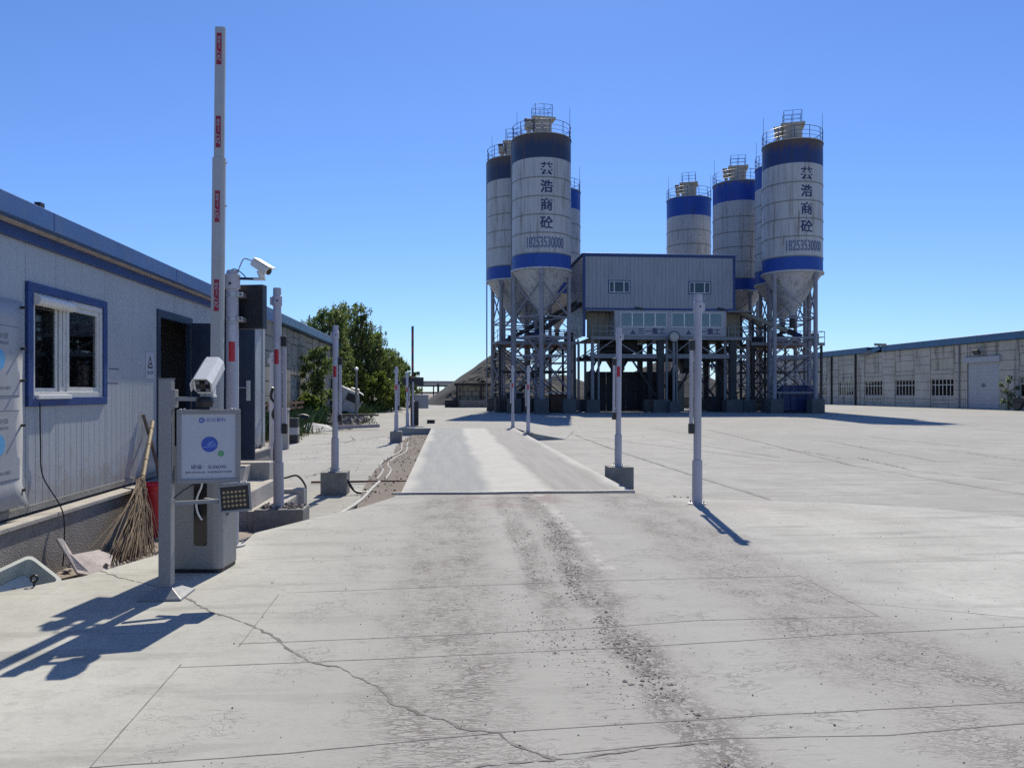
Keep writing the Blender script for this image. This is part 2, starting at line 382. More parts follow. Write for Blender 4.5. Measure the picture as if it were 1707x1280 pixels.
def earth_mat(name, c1, c2, c3):
    w = W(name)
    a = w.noise(1.1, 6, .65); f_ = w.noise(16, 6, .7); m = w.noise(90, 3)
    b = w.mix(w.ramp(a, (.35, 0), (.65, 1)), c1, c2)
    b = w.mix(w.math('MULTIPLY', w.ramp(f_, (.5, 0), (.72, 1)), .6), b, c3)
    return w.out(b, .97, 0, w.bump(w.math('ADD', f_, w.math('MULTIPLY', m, .4)), .7, .03), .2)
MT['earth'] = earth_mat('bare_earth', (.27, .225, .19), (.36, .315, .28), (.16, .13, .11))
MT['strip'] = earth_mat('gravelly_strip', (.19, .165, .145), (.25, .22, .195), (.10, .085, .075))
MT['heap'] = earth_mat('gravel_heap', (.05, .05, .052), (.075, .073, .072), (.03, .03, .031))
def plinth_mat():
    w = W('pebbledash')
    v = w.vor(75); n = w.noise(3, 5)
    b = w.mix(w.ramp(v, (.1, 0), (.6, 1)), (.17, .155, .145), (.30, .275, .255))
    b = w.mix(w.math('MULTIPLY', w.ramp(n, (.45, 0), (.7, 1)), .45), b, (.13, .12, .11))
    return w.out(b, .95, 0, w.bump(v, .55, .012), .2)
MT['plinth'] = plinth_mat()
def wall_conc(name, c, green=.35):
    w = W(name)
    n = w.noise(.45, 6, .65); st = w.noise(1.0, 6, .7, stretch=(1.6, 1.6, .14)); f_ = w.noise(6, 6, .7)
    b = w.mix(w.ramp(n, (.3, 0), (.7, 1)), c_mul(c, .85), c_mul(c, 1.1))
    b = w.mix(w.math('MULTIPLY', w.ramp(w.noise(.3, 4), (.45, 0), (.7, 1)), green), b, (.27, .29, .20))
    b = w.mix(w.math('MULTIPLY', w.ramp(st, (.52, 0), (.66, 1)), .72), b, (.085, .075, .06))
    b = w.mix(w.math('MULTIPLY', w.ramp(f_, (.55, 0), (.75, 1)), .35), b, c_mul(c, .5))
    return w.out(b, .95, 0, w.bump(f_, .4, .03), .2)
MT['ware_a'] = wall_conc('warehouse_panel', (.47, .455, .41))
MT['ware_b'] = wall_conc('warehouse_panel_smooth', (.49, .475, .41), .6)
MT['ware_c'] = wall_conc('old_building_panel', (.36, .345, .31))
MT['bunker'] = wall_conc('bunker_block', (.34, .31, .25))
MT['ware_back'] = paint('joint_mortar', (.20, .19, .165), .97, var=.3, scale=1)

# ------------------------------------------------------------------ mesh builder
class MB:
    def __init__(s): s.v = []; s.f = []
    def add(s, vs, fs):
        b = len(s.v); s.v += [tuple(p) for p in vs]; s.f += [tuple(i + b for i in q) for q in fs]; return s
    def box(s, x0, x1, y0, y1, z0, z1):
        return s.add([(x0, y0, z0), (x1, y0, z0), (x1, y1, z0), (x0, y1, z0), (x0, y0, z1), (x1, y0, z1), (x1, y1, z1), (x0, y1, z1)],
                     [(0, 3, 2, 1), (4, 5, 6, 7), (0, 1, 5, 4), (1, 2, 6, 5), (2, 3, 7, 6), (3, 0, 4, 7)])
    def obox(s, c, sx, sy, sz, rot=None):
        m = rot if rot is not None else Matrix.Identity(3)
        c = Vector(c); vs = []
        for dz in (-.5, .5):
            for dx, dy in ((-.5, -.5), (.5, -.5), (.5, .5), (-.5, .5)):
                vs.append(c + m @ Vector((dx * sx, dy * sy, dz * sz)))
        return s.add(vs, [(0, 3, 2, 1), (4, 5, 6, 7), (0, 1, 5, 4), (1, 2, 6, 5), (2, 3, 7, 6), (3, 0, 4, 7)])
    def bar(s, p0, p1, w, h=None):
        h = h or w
        p0, p1 = Vector(p0), Vector(p1); d = p1 - p0
        q = d.to_track_quat('Z', 'Y').to_matrix()
        return s.obox((p0 + p1) / 2, w, h, d.length, q)
    def tube(s, p0, p1, r, n=12, r1=None, caps=True):
        r1 = r if r1 is None else r1
        p0, p1 = Vector(p0), Vector(p1); q = (p1 - p0).to_track_quat('Z', 'Y').to_matrix()
        vs = []
        for p, rr in ((p0, r), (p1, r1)):
            for i in range(n):
                a = 2 * PI * i / n; vs.append(p + q @ Vector((rr * math.cos(a), rr * math.sin(a), 0)))
        fs = [(i, (i + 1) % n, n + (i + 1) % n, n + i) for i in range(n)]
        if caps: fs += [tuple(range(n - 1, -1, -1)), tuple(range(n, 2 * n))]
        return s.add(vs, fs)
    def path(s, pts, r, n=8):
        pts = [Vector(p) for p in pts]; vs = []; fs = []
        up = Vector((0.13, .21, 1)).normalized()
        for k, p in enumerate(pts):
            d = (pts[min(k + 1, len(pts) - 1)] - pts[max(k - 1, 0)]).normalized()
            a = d.cross(up)
            if a.length < .05: a = d.cross(Vector((1, 0, 0)))
            a.normalize(); b = d.cross(a)
            for i in range(n):
                t = 2 * PI * i / n; vs.append(p + a * r * math.cos(t) + b * r * math.sin(t))
        for k in range(len(pts) - 1):
            for i in range(n):
                fs.append((k * n + i, k * n + (i + 1) % n, (k + 1) * n + (i + 1) % n, (k + 1) * n + i))
        fs += [tuple(range(n - 1, -1, -1)), tuple((len(pts) - 1) * n + i for i in range(n))]
        return s.add(vs, fs)
    def hose(s, pts, r, n=8, sub=6):
        P = [Vector(p) for p in pts]; o = []
        for k in range(len(P) - 1):
            a, b, c, d = P[max(k - 1, 0)], P[k], P[k + 1], P[min(k + 2, len(P) - 1)]
            for i in range(sub):
                t = i / sub
                o.append(.5 * ((2 * b) + (c - a) * t + (2 * a - 5 * b + 4 * c - d) * t * t + (3 * b - a - 3 * c + d) * t ** 3))
        o.append(P[-1])
        return s.path(o, r, n)
    def lathe(s, prof, n=32, c=(0, 0, 0), close=True):
        cx, cy, cz = c; vs = []; fs = []
        for r, z in prof:
            for i in range(n):
                a = 2 * PI * i / n; vs.append((cx + r * math.cos(a), cy + r * math.sin(a), cz + z))
        for k in range(len(prof) - 1):
            for i in range(n):
                fs.append((k * n + i, k * n + (i + 1) % n, (k + 1) * n + (i + 1) % n, (k + 1) * n + i))
        if close:
            if prof[0][0] > 1e-4: fs.append(tuple(range(n - 1, -1, -1)))
            if prof[-1][0] > 1e-4: fs.append(tuple((len(prof) - 1) * n + i for i in range(n)))
        return s.add(vs, fs)
    def prism(s, poly, z0, z1):
        n = len(poly)
        vs = [(x, y, z0) for x, y in poly] + [(x, y, z1) for x, y in poly]
        fs = [tuple(range(n - 1, -1, -1)), tuple(range(n, 2 * n))] + [(i, (i + 1) % n, n + (i + 1) % n, n + i) for i in range(n)]
        return s.add(vs, fs)
    def plate(s, pts, nrm, th):
        """polygon pts (3-D) thickened along nrm"""
        nrm = Vector(nrm) * th; n = len(pts)
        vs = [Vector(p) for p in pts] + [Vector(p) + nrm for p in pts]
        fs = [tuple(range(n - 1, -1, -1)), tuple(range(n, 2 * n))] + [(i, (i + 1) % n, n + (i + 1) % n, n + i) for i in range(n)]
        return s.add(vs, fs)
    def xf(s, m):
        s.v = [tuple(m @ Vector(p)) for p in s.v]; return s

def link_mesh(name, me, mat, parent=None):
    o = bpy.data.objects.new(name, me); col.objects.link(o)
    if mat: 
        me.materials.clear(); me.materials.append(MT[mat] if isinstance(mat, str) else mat)
    if parent is not None: o.parent = parent
    return o
def build(name, mb, mat, parent=None, origin=None, smooth=False, bevel=0, seg=2):
    me = bpy.data.meshes.new(name)
    o = Vector(origin) if origin is not None else Vector((0, 0, 0))
    me.from_pydata([tuple(Vector(p) - o) for p in mb.v], [], mb.f)
    bm = bmesh.new(); bm.from_mesh(me)
    if bevel: bmesh.ops.bevel(bm, geom=bm.edges[:], offset=bevel, segments=seg, affect='EDGES', profile=.5, clamp_overlap=True)
    bmesh.ops.recalc_face_normals(bm, faces=bm.faces[:])
    bm.to_mesh(me); bm.free()
    if smooth:
        me.shade_smooth()
        try: me.set_sharp_from_angle(angle=rad(38))
        except Exception: pass
    return link_mesh(name, me, mat, parent)
def tag(o, label=None, cat=None, group=None, kind=None):
    if label: o['label'] = label
    if cat: o['category'] = cat
    if group: o['group'] = group
    if kind: o['kind'] = kind
    return o
class Thing:
    """an Empty at the thing's base; parts are given in world metres"""
    def __init__(s, name, label, cat, base=(0, 0, 0), group=None):
        s.o = Vector(base)
        s.root = bpy.data.objects.new(name, None); s.root.empty_display_size = .2
        col.objects.link(s.root); s.root.location = s.o
        tag(s.root, label, cat, group)
    def part(s, name, mb, mat, parent=None, **kw):
        return build(name, mb, mat, parent or s.root, s.o, **kw)
    def mesh(s, name, me, mat, parent=None): return link_mesh(name, me, mat, parent or s.root)
def structure(name, mb, mat, **kw):
    return tag(build(name, mb, mat, **kw), kind='structure')
def copy_tree(o, parent=None):
    c = o.copy(); col.objects.link(c); c.parent = parent
    for ch in [x for x in bpy.data.objects if x.parent == o]: copy_tree(ch, c)
    return c

# ------------------------------------------------------------------ lettering (made first, while the scene is empty)
def text_mesh(body, size, bold=0.0, xs=1.0, shear=0.0, space=1.0):
    cu = bpy.data.curves.new('t', 'FONT'); cu.body = body; cu.size = size
    cu.align_x = 'CENTER'; cu.align_y = 'CENTER'; cu.offset = bold; cu.shear = shear; cu.space_character = space
    cu.resolution_u = 4
    ob = bpy.data.objects.new('t', cu); col.objects.link(ob)
    dg = bpy.context.evaluated_depsgraph_get()
    me = bpy.data.meshes.new_from_object(ob.evaluated_get(dg))
    vs = [(v.co.x * xs, v.co.y) for v in me.vertices]; fs = [tuple(p.vertices) for p in me.polygons]
    bpy.data.objects.remove(ob); bpy.data.curves.remove(cu); bpy.data.meshes.remove(me)
    return vs, fs
TX = {}
for ch in '芸浩商砼': TX[ch] = text_mesh(ch, 1.06)
TX['phone'] = text_mesh('18253530000', 1.22, .0, .50)
TX['sany'] = text_mesh('三一重工', .56, .0, 1.1)
TX['zkt'] = text_mesh('ZKT', .075, 0, shear=.25)
TX['eco'] = text_mesh('eco', .045, 0)
TX['shang'] = text_mesh('熵基', .052, 0)
TX['code'] = text_mesh('磅编：SL06046', .034, 0, 1.1)
TX['code2'] = text_mesh('微信扫码自助过磅 · 完成称重自动打印磅单', .0165, 0, 1.02)
TX['head'] = text_mesh('砼达智科', .030, 0, 1.1)
TX['warn'] = text_mesh('当心夹手', .052, 0)
TX['post1'] = text_mesh('扫码付款', .05, 0)
TX['post2'] = text_mesh('请使用微信扫码', .03, 0)
TX['post3'] = text_mesh('2003-07编号', .035, 0)
def text_part(thing, name, key, mat, fn, parent=None, bold=1, step=.02):
    """fn maps flat lettering (u, v) to a world point"""
    vs, fs = TX[key]
    mb = MB()
    for k in range(bold):
        for j in range(bold if bold > 1 else 1):
            mb.add([fn(u + (k - (bold - 1) / 2) * step, v + (j - (bold - 1) / 2) * step) for u, v in vs], fs)
    me = bpy.data.meshes.new(name)
    me.from_pydata([tuple(Vector(p) - thing.o) for p in mb.v], [], mb.f)
    return link_mesh(name, me, mat, parent or thing.root)

# ================================================================== THE SETTING
# yard: one sheet to the horizon, finer near the camera, gently uneven
def sheet(name, xs, ys, zf, mat):
    mb = MB(); nx, ny = len(xs), len(ys)
    mb.v = [(x, y, zf(x, y)) for y in ys for x in xs]
    mb.f = [(j * nx + i, j * nx + i + 1, (j + 1) * nx + i + 1, (j + 1) * nx + i) for j in range(ny - 1) for i in range(nx - 1)]
    return structure(name, mb, mat, smooth=True)
def yard_z(x, y):
    n = mnoise.noise(Vector((x * .09, y * .09, 3.1)))
    near = max(0.0, 1 - max(0, math.hypot(x, y) - 60) / 60)
    return ZY + .018 * n * near - .012
xs = [-1500, -600, -260, -120, -70, -45] + [-30 + 2 * i for i in range(46)] + [70, 90, 130, 260, 600, 1500]
ys = [-120, -40, -15] + [-8 + 2 * i for i in range(54)] + [110, 130, 160, 220, 320, 600, 1800]
yard = sheet('yard_ground', xs, ys, yard_z, 'yard')
# open land behind the plant (dull dry ground, reaches the horizon)
mb = MB().add([(-1500, 128, ZY + .02), (1500, 128, ZY + .02), (1500, 1800, ZY + .05), (-1500, 1800, ZY + .05)], [(0, 1, 2, 3)])
structure('far_ground', mb, 'earth')

# raised entry slab (edge surveyed on the slab top)
edge = [(0, 987), (140, 960), (265, 924), (398, 912), (425, 888), (520, 864), (600, 846), (655, 829)]
poly = [(-3.55, -9), (-3.5, 3.0), (-3.42, 5.0)]
poly += [tuple(ground(px, py, 0).xy) for px, py in edge]
poly += [(-.70, 11.02), (2.70, 10.86)]
poly += [tuple(ground(px, py, 0).xy) for px, py in [(1110, 829), (1200, 833), (1400, 838), (1550, 847), (1707, 862), (1850, 885), (2000, 915)]]
poly += [(9.5, 4.5), (10.5, -9)]
mb = MB().prism(poly, -.6, 0)
apron = structure('entry_slab', mb, 'apron')

def ribbon(px_pts, z, w, jag=.0, step=.12, zl=.0025, wv=.4, pts=None):
    """a thin groove fill following surveyed points on the slab"""
    P = pts or [ground(px, py, z) for px, py in px_pts]
    out = []
    for a, b in zip(P[:-1], P[1:]):
        n = max(1, int((b - a).length / step))
        for k in range(n): out.append(a.lerp(b, k / n))
    out.append(P[-1])
    mb = MB(); L = []
    for k, p in enumerate(out):
        d = (out[min(k + 1, len(out) - 1)] - out[max(0, k - 1)]); d.z = 0; d.normalize()
        nrm = Vector((-d.y, d.x, 0))
        off = jag * (mnoise.noise(Vector((k * .37, p.x, 1))) + .6 * random.uniform(-1, 1))
        ww = w * (1 + wv * random.uniform(-1, 1)) * .5
        c = p + nrm * off; c.z = z + zl
        L.append((c + nrm * ww, c - nrm * ww))
    for a, b in L: mb.v += [tuple(a), tuple(b)]
    mb.f = [(2 * i, 2 * i + 1, 2 * i + 3, 2 * i + 2) for i in range(len(L) - 1)]
    return mb
def groove(name, pts, z, w, parent, jag=.0, mat='joint', **kw):
    return build(name, ribbon(pts, z, w, jag, **kw), mat, parent)
for pts in ([(478, 988), (760, 977), (1000, 968), (1330, 960)], [(398, 1073), (640, 1063), (1000, 1046), (1160, 1034), (1462, 1027)],
            [(298, 1112), (640, 1098), (1100, 1076), (1390, 1058), (1707, 1044)], [(150, 1279), (480, 1255), (850, 1219), (1290, 1191), (1707, 1170)],
            [(930, 1258), (1190, 1231), (1480, 1225), (1707, 1205)]):
    groove('slab_joint', pts, 0, .0065, apron, .003, zl=.0012)
for pts in ([(465, 990), (398, 1078)], [(302, 1107), (140, 1290)], [(1330, 958), (1470, 1030)], [(1410, 1003), (1707, 1030)]):
    groove('slab_joint', pts, 0, .005, apron, .002, zl=.0012)
crk = [(310, 996), (352, 1020), (400, 1034), (455, 1060), (490, 1088), (520, 1105), (560, 1110), (600, 1130), (640, 1150), (655, 1172), (700, 1190), (740, 1198), (775, 1216), (830, 1222), (880, 1250), (925, 1266)]
groove('crack', crk, 0, .013, apron, .014, 'crack', step=.035, wv=.95, zl=.0018)
groove('crack', [(925, 1266), (830, 1274), (700, 1290)], 0, .011, apron, .016, 'crack', step=.035, wv=.9, zl=.002)
groove('crack', [(925, 1266), (1000, 1258), (1100, 1245), (1180, 1238)], 0, .008, apron, .012, 'crack', step=.035, wv=.9, zl=.0021)
groove('crack', [(160, 950), (200, 962), (232, 970), (262, 978)], 0, .009, apron, .015, 'crack', step=.04, wv=.9, zl=.002)
# yard joints and cracks
for pts in ([(900, 705), (945, 720), (1030, 752), (1180, 800), (1285, 832)], [(1180, 716), (1300, 745), (1420, 775), (1600, 806), (1707, 823)],
            [(1640, 715), (1707, 720)], [(1120, 735), (1300, 762)], [(1400, 702), (1530, 713)], [(1450, 728), (1640, 747)], [(1080, 712), (1180, 728)], [(1380, 735), (1560, 768), (1707, 776)], [(960, 725), (1300, 768), (1560, 772)]):
    groove('slab_joint', pts, ZY, .03, yard, .015, step=.3, zl=.014)
for pts in ([(1430, 762), (1520, 783), (1600, 792), (1707, 803)], [(1270, 745), (1340, 752), (1400, 763)], [(500, 765), (560, 758), (640, 757)],
            [(510, 795), (540, 786), (556, 776)], [(520, 742), (600, 733), (652, 726)], [(1500, 745), (1600, 752), (1707, 768)], [(585, 727), (592, 733), (575, 738)]):
    groove('crack', pts, ZY, .03, yard, .04, 'crack', step=.15, zl=.014, wv=.7)

# bare earth between the slab and the office plinth
mb = MB(); NX, NY = 9, 70
for j in range(NY):
    y = -6 + j * .28
    for i in range(NX):
        x = -3.62 + i * (2.1 / (NX - 1))
        z = -.16 - .10 * i / (NX - 1) + .05 * mnoise.noise(Vector((x * 2.2, y * 1.7, 5))) - max(0, (y - 8.8)) * .05
        mb.v.append((x, y, max(z, ZY - .02 if x > -2.6 else z)))
mb.f = [(j * NX + i, j * NX + i + 1, (j + 1) * NX + i + 1, (j + 1) * NX + i) for j in range(NY - 1) for i in range(NX - 1)]
structure('earth_bank', mb, 'earth', smooth=True)
# gravelly strip along the weighbridge
mb = MB(); 
L = [(-.66, -1.25), (-.66, -1.45), (-.66, -1.55), (-.66, -1.4), (-.66, -1.62), (-.66, -1.7), (-.66, -1.55)]
for k, (a, b) in enumerate(L):
    y = 10.2 + k * 3.55
    mb.v += [(a, y, ZY + .03), (b + .12 * random.uniform(-1, 1), y, ZY + .022)]
mb.f = [(2 * i, 2 * i + 2, 2 * i + 3, 2 * i + 1) for i in range(len(L) - 1)]
structure('gravel_strip', mb, 'strip')
# roadside verge under the trees
mb = MB(); NX, NY = 16, 40
for j in range(NY):
    y = 20 + j * 1.6
    xr = -5.4 - .2 * math.sin(y * .3) if y < 46 else -5.4 - (y - 46) * .05
    if y > 70: xr = -6.4 + (y - 70) * .25
    for i in range(NX):
        t = i / (NX - 1); x = xr - t * 16
        z = ZY + .02 + min(1, t * 3) * (.16 + .14 * mnoise.noise(Vector((x * .5, y * .4, 2))))
        mb.v.append((x + .25 * mnoise.noise(Vector((0, y * 1.3, 9))) * (1 - t), y, z - (.05 if i == 0 else 0)))
mb.f = [(j * NX + i, (j + 1) * NX + i, (j + 1) * NX + i + 1, j * NX + i + 1) for j in range(NY - 1) for i in range(NX - 1)]
structure('verge', mb, 'earth', smooth=True)

# slab beyond the far end of the weighbridge, its right wing ramping down to the yard
YF = 31.2
mb = MB()
mb.add([(-2.15, YF, 0), (2.72, YF, 0), (-2.15, 38, 0), (3.6, 38, 0), (-2.4, 46, ZY + .01), (4.6, 46, ZY + .01),
        (-2.15, YF, -.5), (2.72, YF, -.5), (-2.15, 38, -.5), (3.6, 38, -.5), (-2.4, 46, -.5), (4.6, 46, -.5),
        (3.0, 27.6, -.02), (4.3, 28.0, ZY + .008), (3.0, 27.6, -.5), (4.3, 28.0, -.5), (5.6, 34, ZY + .006), (5.6, 34, -.5)],
       [(0, 1, 3, 2), (2, 3, 5, 4), (0, 6, 7, 1), (0, 2, 8, 6), (2, 4, 10, 8), (4, 5, 11, 10),
        (1, 12, 13), (1, 13, 16, 3), (3, 16, 5), (1, 7, 14, 12), (12, 14, 15, 13), (13, 15, 17, 16), (16, 17, 11, 5)])
structure('exit_slab', mb, 'yard')

# ================================================================== WEIGHBRIDGE
wb = Thing('weighbridge', 'long raised concrete-decked truck weighbridge with pale worn wheel lanes', 'weighbridge', (1.0, 21, ZY))
for k, (y0, y1) in enumerate(((11.12, 17.78), (17.79, 24.45), (24.46, YF - .04))):
    wb.part('deck_section', MB().box(-.68, 2.70, y0, y1, -.10, 0.0), 'deck', bevel=.006)
for x in (-.60, .4, 1.6, 2.62):
    wb.part('deck_beam', MB().box(x - .05, x + .05, 11.15, YF - .06, ZY - .02, -.102), 'rust')
wb.part('end_plate', MB().box(-.68, 2.70, 11.085, 11.115, -.2, .006), 'conduit')
cd = tag(build('conduit_pipe', MB().path([Vector((-.78 + i * .29, 10.97 + .02 * math.sin(i * 1.1), .018)) for i in range(13)], .017), 'conduit', smooth=True),
         'pale conduit pipe lying across the near end of the weighbridge', 'pipe')

# ================================================================== POSTS
def sensor_post(px, base, height, side, label, r=.05, bar=True, stick=True, low=False):
    bx, by, bz = base
    t = Thing('sensor_post', label, 'post', base, 'white sensor posts around the weighbridge')
    c = (bx, by, bz)
    n = 20
    t.part('sleeve', MB().lathe([(r * 1.3, .012), (r * 1.3, .555), (r * 1.26, .575)], n, c), 'white_post', smooth=True)
    t.part('tube', MB().lathe([(r, .5), (r, height - .03), (r * .93, height - .005), (0, height)], n, c), 'white_post', smooth=True)
    fl = t.part('flange', MB().lathe([(r * 2.3, 0), (r * 2.3, .014), (r * 1.3, .015)], n, c), 'galv', smooth=True)
    for a in range(4):
        q = PI / 4 + a * PI / 2
        t.part('bolt', MB().tube((bx + r * 1.9 * math.cos(q), by + r * 1.9 * math.sin(q), bz + .012), (bx + r * 1.9 * math.cos(q), by + r * 1.9 * math.sin(q), bz + .05), .009, 6), 'galv')
    hz = bz + height - .17
    cl = t.part('clamp', MB().lathe([(r * 1.02, hz - .065 - bz), (r * 1.22, hz - .06 - bz), (r * 1.22, hz + .06 - bz), (r * 1.02, hz + .065 - bz)], n, c, close=False), 'white_post', smooth=True)
    t.part('clamp_ear', MB().box(bx - side * (r * 1.75), bx - side * r * 1.0, by - .012, by + .012, hz - .05, hz + .05) if side < 0 else MB().box(bx - r * 1.75, bx - r * 1.0, by - .012, by + .012, hz - .05, hz + .05), 'white_post', cl)
    t.part('clamp_hole', MB().tube((bx + .012, by - r * 1.26, hz), (bx + .012, by - r * 1.0, hz), .012, 10), 'black', cl)
    if stick:
        zz = bz + height * .72
        for nm, z0, z1, mt in (('white_reflector', .0, .10, 'print_white'), ('red_reflector', -.19, -.005, 'red')):
            m = MB(); N = 8
            for i in range(N + 1):
                a = -PI / 2 - .75 + 1.15 * i / N + (.1 if side > 0 else -.1)
                for z in (z0, z1): m.v.append((bx + (r + .002) * math.cos(a), by + (r + .002) * math.sin(a), zz + z))
            m.f = [(2 * i, 2 * i + 2, 2 * i + 3, 2 * i + 1) for i in range(N)]
            t.part(nm, m, mt)
    if bar:
        sx = bx + side * (r + .035); z1 = bz + height * .775; z0 = bz + height * .335
        b = t.part('sensor_bar', MB().box(sx - .021, sx + .021, by - .022, by + .022, z0 + .06, z1 - .06), 'galv' if low else 'white_post', bevel=.004)
        for z in (z0, z1 - .12):
            t.part('sensor_end', MB().box(sx - .030, sx + .030, by - .034, by + .034, z, z + .13), 'black', b, bevel=.006)
        for z in (z0 + .2, z1 - .25):
            t.part('bracket', MB().box(min(bx, sx), max(bx, sx), by - .009, by + .009, z - .015, z + .015), 'galv', b)
    t.root.rotation_euler = (rad(random.uniform(-.35, .35)), rad(random.uniform(-.45, .45)), 0)
    return t
def block(x0, x1, y0, y1, z0, z1, label, rough=True):
    mb = MB(); nx, ny = 6, 4
    t = build('concrete_block', MB().box(x0, x1, y0, y1, z0, z1), 'concrete_block', bevel=.012)
    return tag(t, label, 'block', 'concrete footing blocks under the posts')

# near pair
block(-2.40, -1.80, 9.74, 10.20, ZY - .05, -.005, 'broad dark concrete block beside the office steps under a white post')
sensor_post(464, (-2.14, 9.95, -.005), 2.78, 1, 'tall white sensor post on the broad block beside the office steps')
p = ground(1162, 840, 0); sensor_post(1162, p, 2.73, -1, 'tallest right-hand white post bolted straight onto the pale entry slab', stick=False)
# second pair
b0 = ground(536, 823, ZY); 
block(-2.16, -1.72, 13.25, 13.68, ZY - .05, .09, 'square dark concrete block under the post left of the weighbridge, near the pipes')
sensor_post(557, (-1.945, 13.46, .09), 2.52, 1, 'white sensor post on the square block left of the weighbridge')
block(2.86, 3.30, 13.45, 13.88, ZY - .05, .12, 'square dark concrete block touching the right edge of the weighbridge')
sensor_post(1035, (3.06, 13.66, .12), 2.50, -1, 'white sensor post on the block at the right edge of the weighbridge')
# far pairs
block(-2.0, -1.60, 26.75, 27.2, ZY - .05, .10, 'small dark concrete block at the far left of the weighbridge')
sensor_post(661, (-1.80, 27.0, .10), 2.25, 1, 'white sensor post on the small far block left of the weighbridge', r=.055)
sensor_post(672, (-1.72, 32.9, 0.0), 2.30, 1, 'white sensor post on the raised slab beside the far barrier', r=.055)
block(2.74, 3.06, 27.5, 28.2, ZY - .05, .0, 'dark concrete block at the far right of the weighbridge')
sensor_post(878, (2.92, 27.95, 0.0), 2.42, -1, 'white sensor post on the far right block, nearest the silos shadow', r=.055)
sensor_post(855, tuple(at(855, 712, 31.9)), 2.55, -1, 'white sensor post left of its twin at the far right slab corner', r=.055)
sensor_post(453, (-3.87, 17.3, ZY), 2.6, 1, 'slim white post half hidden beyond the office corner', r=.06, stick=False, bar=False)

# ================================================================== PAYMENT TERMINAL, BARRIER, MAST
def rz(a): return Matrix.Rotation(a, 3, 'Z')
T0 = Vector((-2.0, 5.66, 0))
tp = Thing('terminal_post', 'square grey steel post carrying a framed printed sign panel', 'sign post', T0)
tp.part('post', MB().box(T0.x - .043, T0.x + .043, T0.y - .043, T0.y + .043, .04, 1.545), 'grey_metal', bevel=.006)
m = MB(); q = [(.15, 0), (.15, .012), (.12, .03), (.050, .075)]
for r_, z_ in q: m.v += [(T0.x + sx * r_, T0.y + sy * r_, z_) for sx, sy in ((-1, -1), (1, -1), (1, 1), (-1, 1))]
m.f = [(k * 4 + i, k * 4 + (i + 1) % 4, k * 4 + 4 + (i + 1) % 4, k * 4 + 4 + i) for k in range(3) for i in range(4)] + [(3, 2, 1, 0), (12, 13, 14, 15)]
tp.part('base_cover', m, 'grey_metal', bevel=.004)
tp.part('cap', MB().box(T0.x - .045, T0.x + .045, T0.y - .045, T0.y + .045, 1.545, 1.55), 'grey_metal')
tp.part('crossbar', MB().bar(T0 + Vector((.06, .0, .66)), T0 + Vector((.42, .12, .66)), .03, .025), 'grey_metal')
tp.part('bracket', MB().box(T0.x + .040, T0.x + .070, T0.y - .04, T0.y + .04, 1.34, 1.47), 'grey_metal', bevel=.004)
SA = rad(11.5)
SM = Matrix.Translation((-1.725, 5.72, 1.06)) @ Matrix.Rotation(SA, 4, 'Z')
def sp(u, v, d=0.0): return tuple(SM @ Vector((u, d, v)))       # sign face plane, u right, v up, front is -d
SWx, SHz = .215, .265
sb = tp.part('sign_box', MB().box(-SWx, SWx, .0, .05, -SHz, SHz).xf(SM), 'black', bevel=.004)
fr = MB()
for a in ((-SWx, SWx, SHz - .032, SHz), (-SWx, SWx, -SHz, -SHz + .032), (-SWx, -SWx + .03, -SHz + .032, SHz - .032), (SWx - .03, SWx, -SHz + .032, SHz - .032)):
    tp.part('sign_frame', MB().box(a[0], a[1], -.016, .002, a[2], a[3]).xf(SM), 'grey_metal', sb, bevel=.003)
face = tp.part('printed_face', MB().box(-SWx + .03, SWx - .03, -.004, .001, -SHz + .032, SHz - .032).xf(SM), 'print_white', sb)
for u in (-.19, -.165, .155, .175):
    tp.part('clip', MB().box(u - .007, u + .007, -.012, .02, SHz, SHz + .008).xf(SM), 'steel_handle', sb, bevel=.002)
def disc(u, v, r0, r1, d, n=28, a0=0, a1=2 * PI):
    m = MB()
    for i in range(n + 1):
        a = a0 + (a1 - a0) * i / n
        m.v += [sp(u + r0 * math.cos(a), v + r0 * math.sin(a), d), sp(u + r1 * math.cos(a), v + r1 * math.sin(a), d)]
    m.f = [(2 * i, 2 * i + 1, 2 * i + 3, 2 * i + 2) for i in range(n)]
    return m
tp.part('emblem_disc', disc(.005, .015, 0, .056, -.0055), 'print_blue', sb)
for (pts) in ([(-.045, -.012), (.02, -.006), (.05, -.002), (.048, -.010), (-.04, -.018)], [(-.02, .0), (.0, .02), (.02, .03), (.035, .024), (.02, .02), (.005, .008)],
              [(-.03, .002), (.01, .006), (.04, .014), (.044, .006), (.0, -.002)]):
    tp.part('emblem_mark', MB().add([sp(.005 + u, .010 + v, -.0065) for u, v in pts], [tuple(range(len(pts)))]), 'print_pale', sb)
tp.part('green_dot', disc(.082, -.054, 0, .0215, -.0058), 'print_green', sb)
tp.part('green_dot_ring', disc(.082, -.054, .007, .0095, -.0066, 20, .6, 5.2), 'print_white', sb)
tp.part('logo_ring', disc(-.048, .188, .010, .019, -.0055, 26, .25, 2 * PI - .4), 'print_blue', sb)
tp.part('logo_bar', MB().add([sp(-.05, .190, -.0056), sp(-.018, .190, -.0056), sp(-.024, .184, -.0056), sp(-.05, .184, -.0056)], [(0, 1, 2, 3)]), 'print_blue', sb)
text_part(tp, 'logo_lettering', 'head', 'print_blue', lambda u, v: sp(u + .05, v + .189, -.0055), sb)
text_part(tp, 'number_lettering', 'code', 'print_navy', lambda u, v: sp(u + .0, v - .150, -.0055), sb)
text_part(tp, 'small_lettering', 'code2', 'print_navy', lambda u, v: sp(u + .0, v - .187, -.0055), sb)
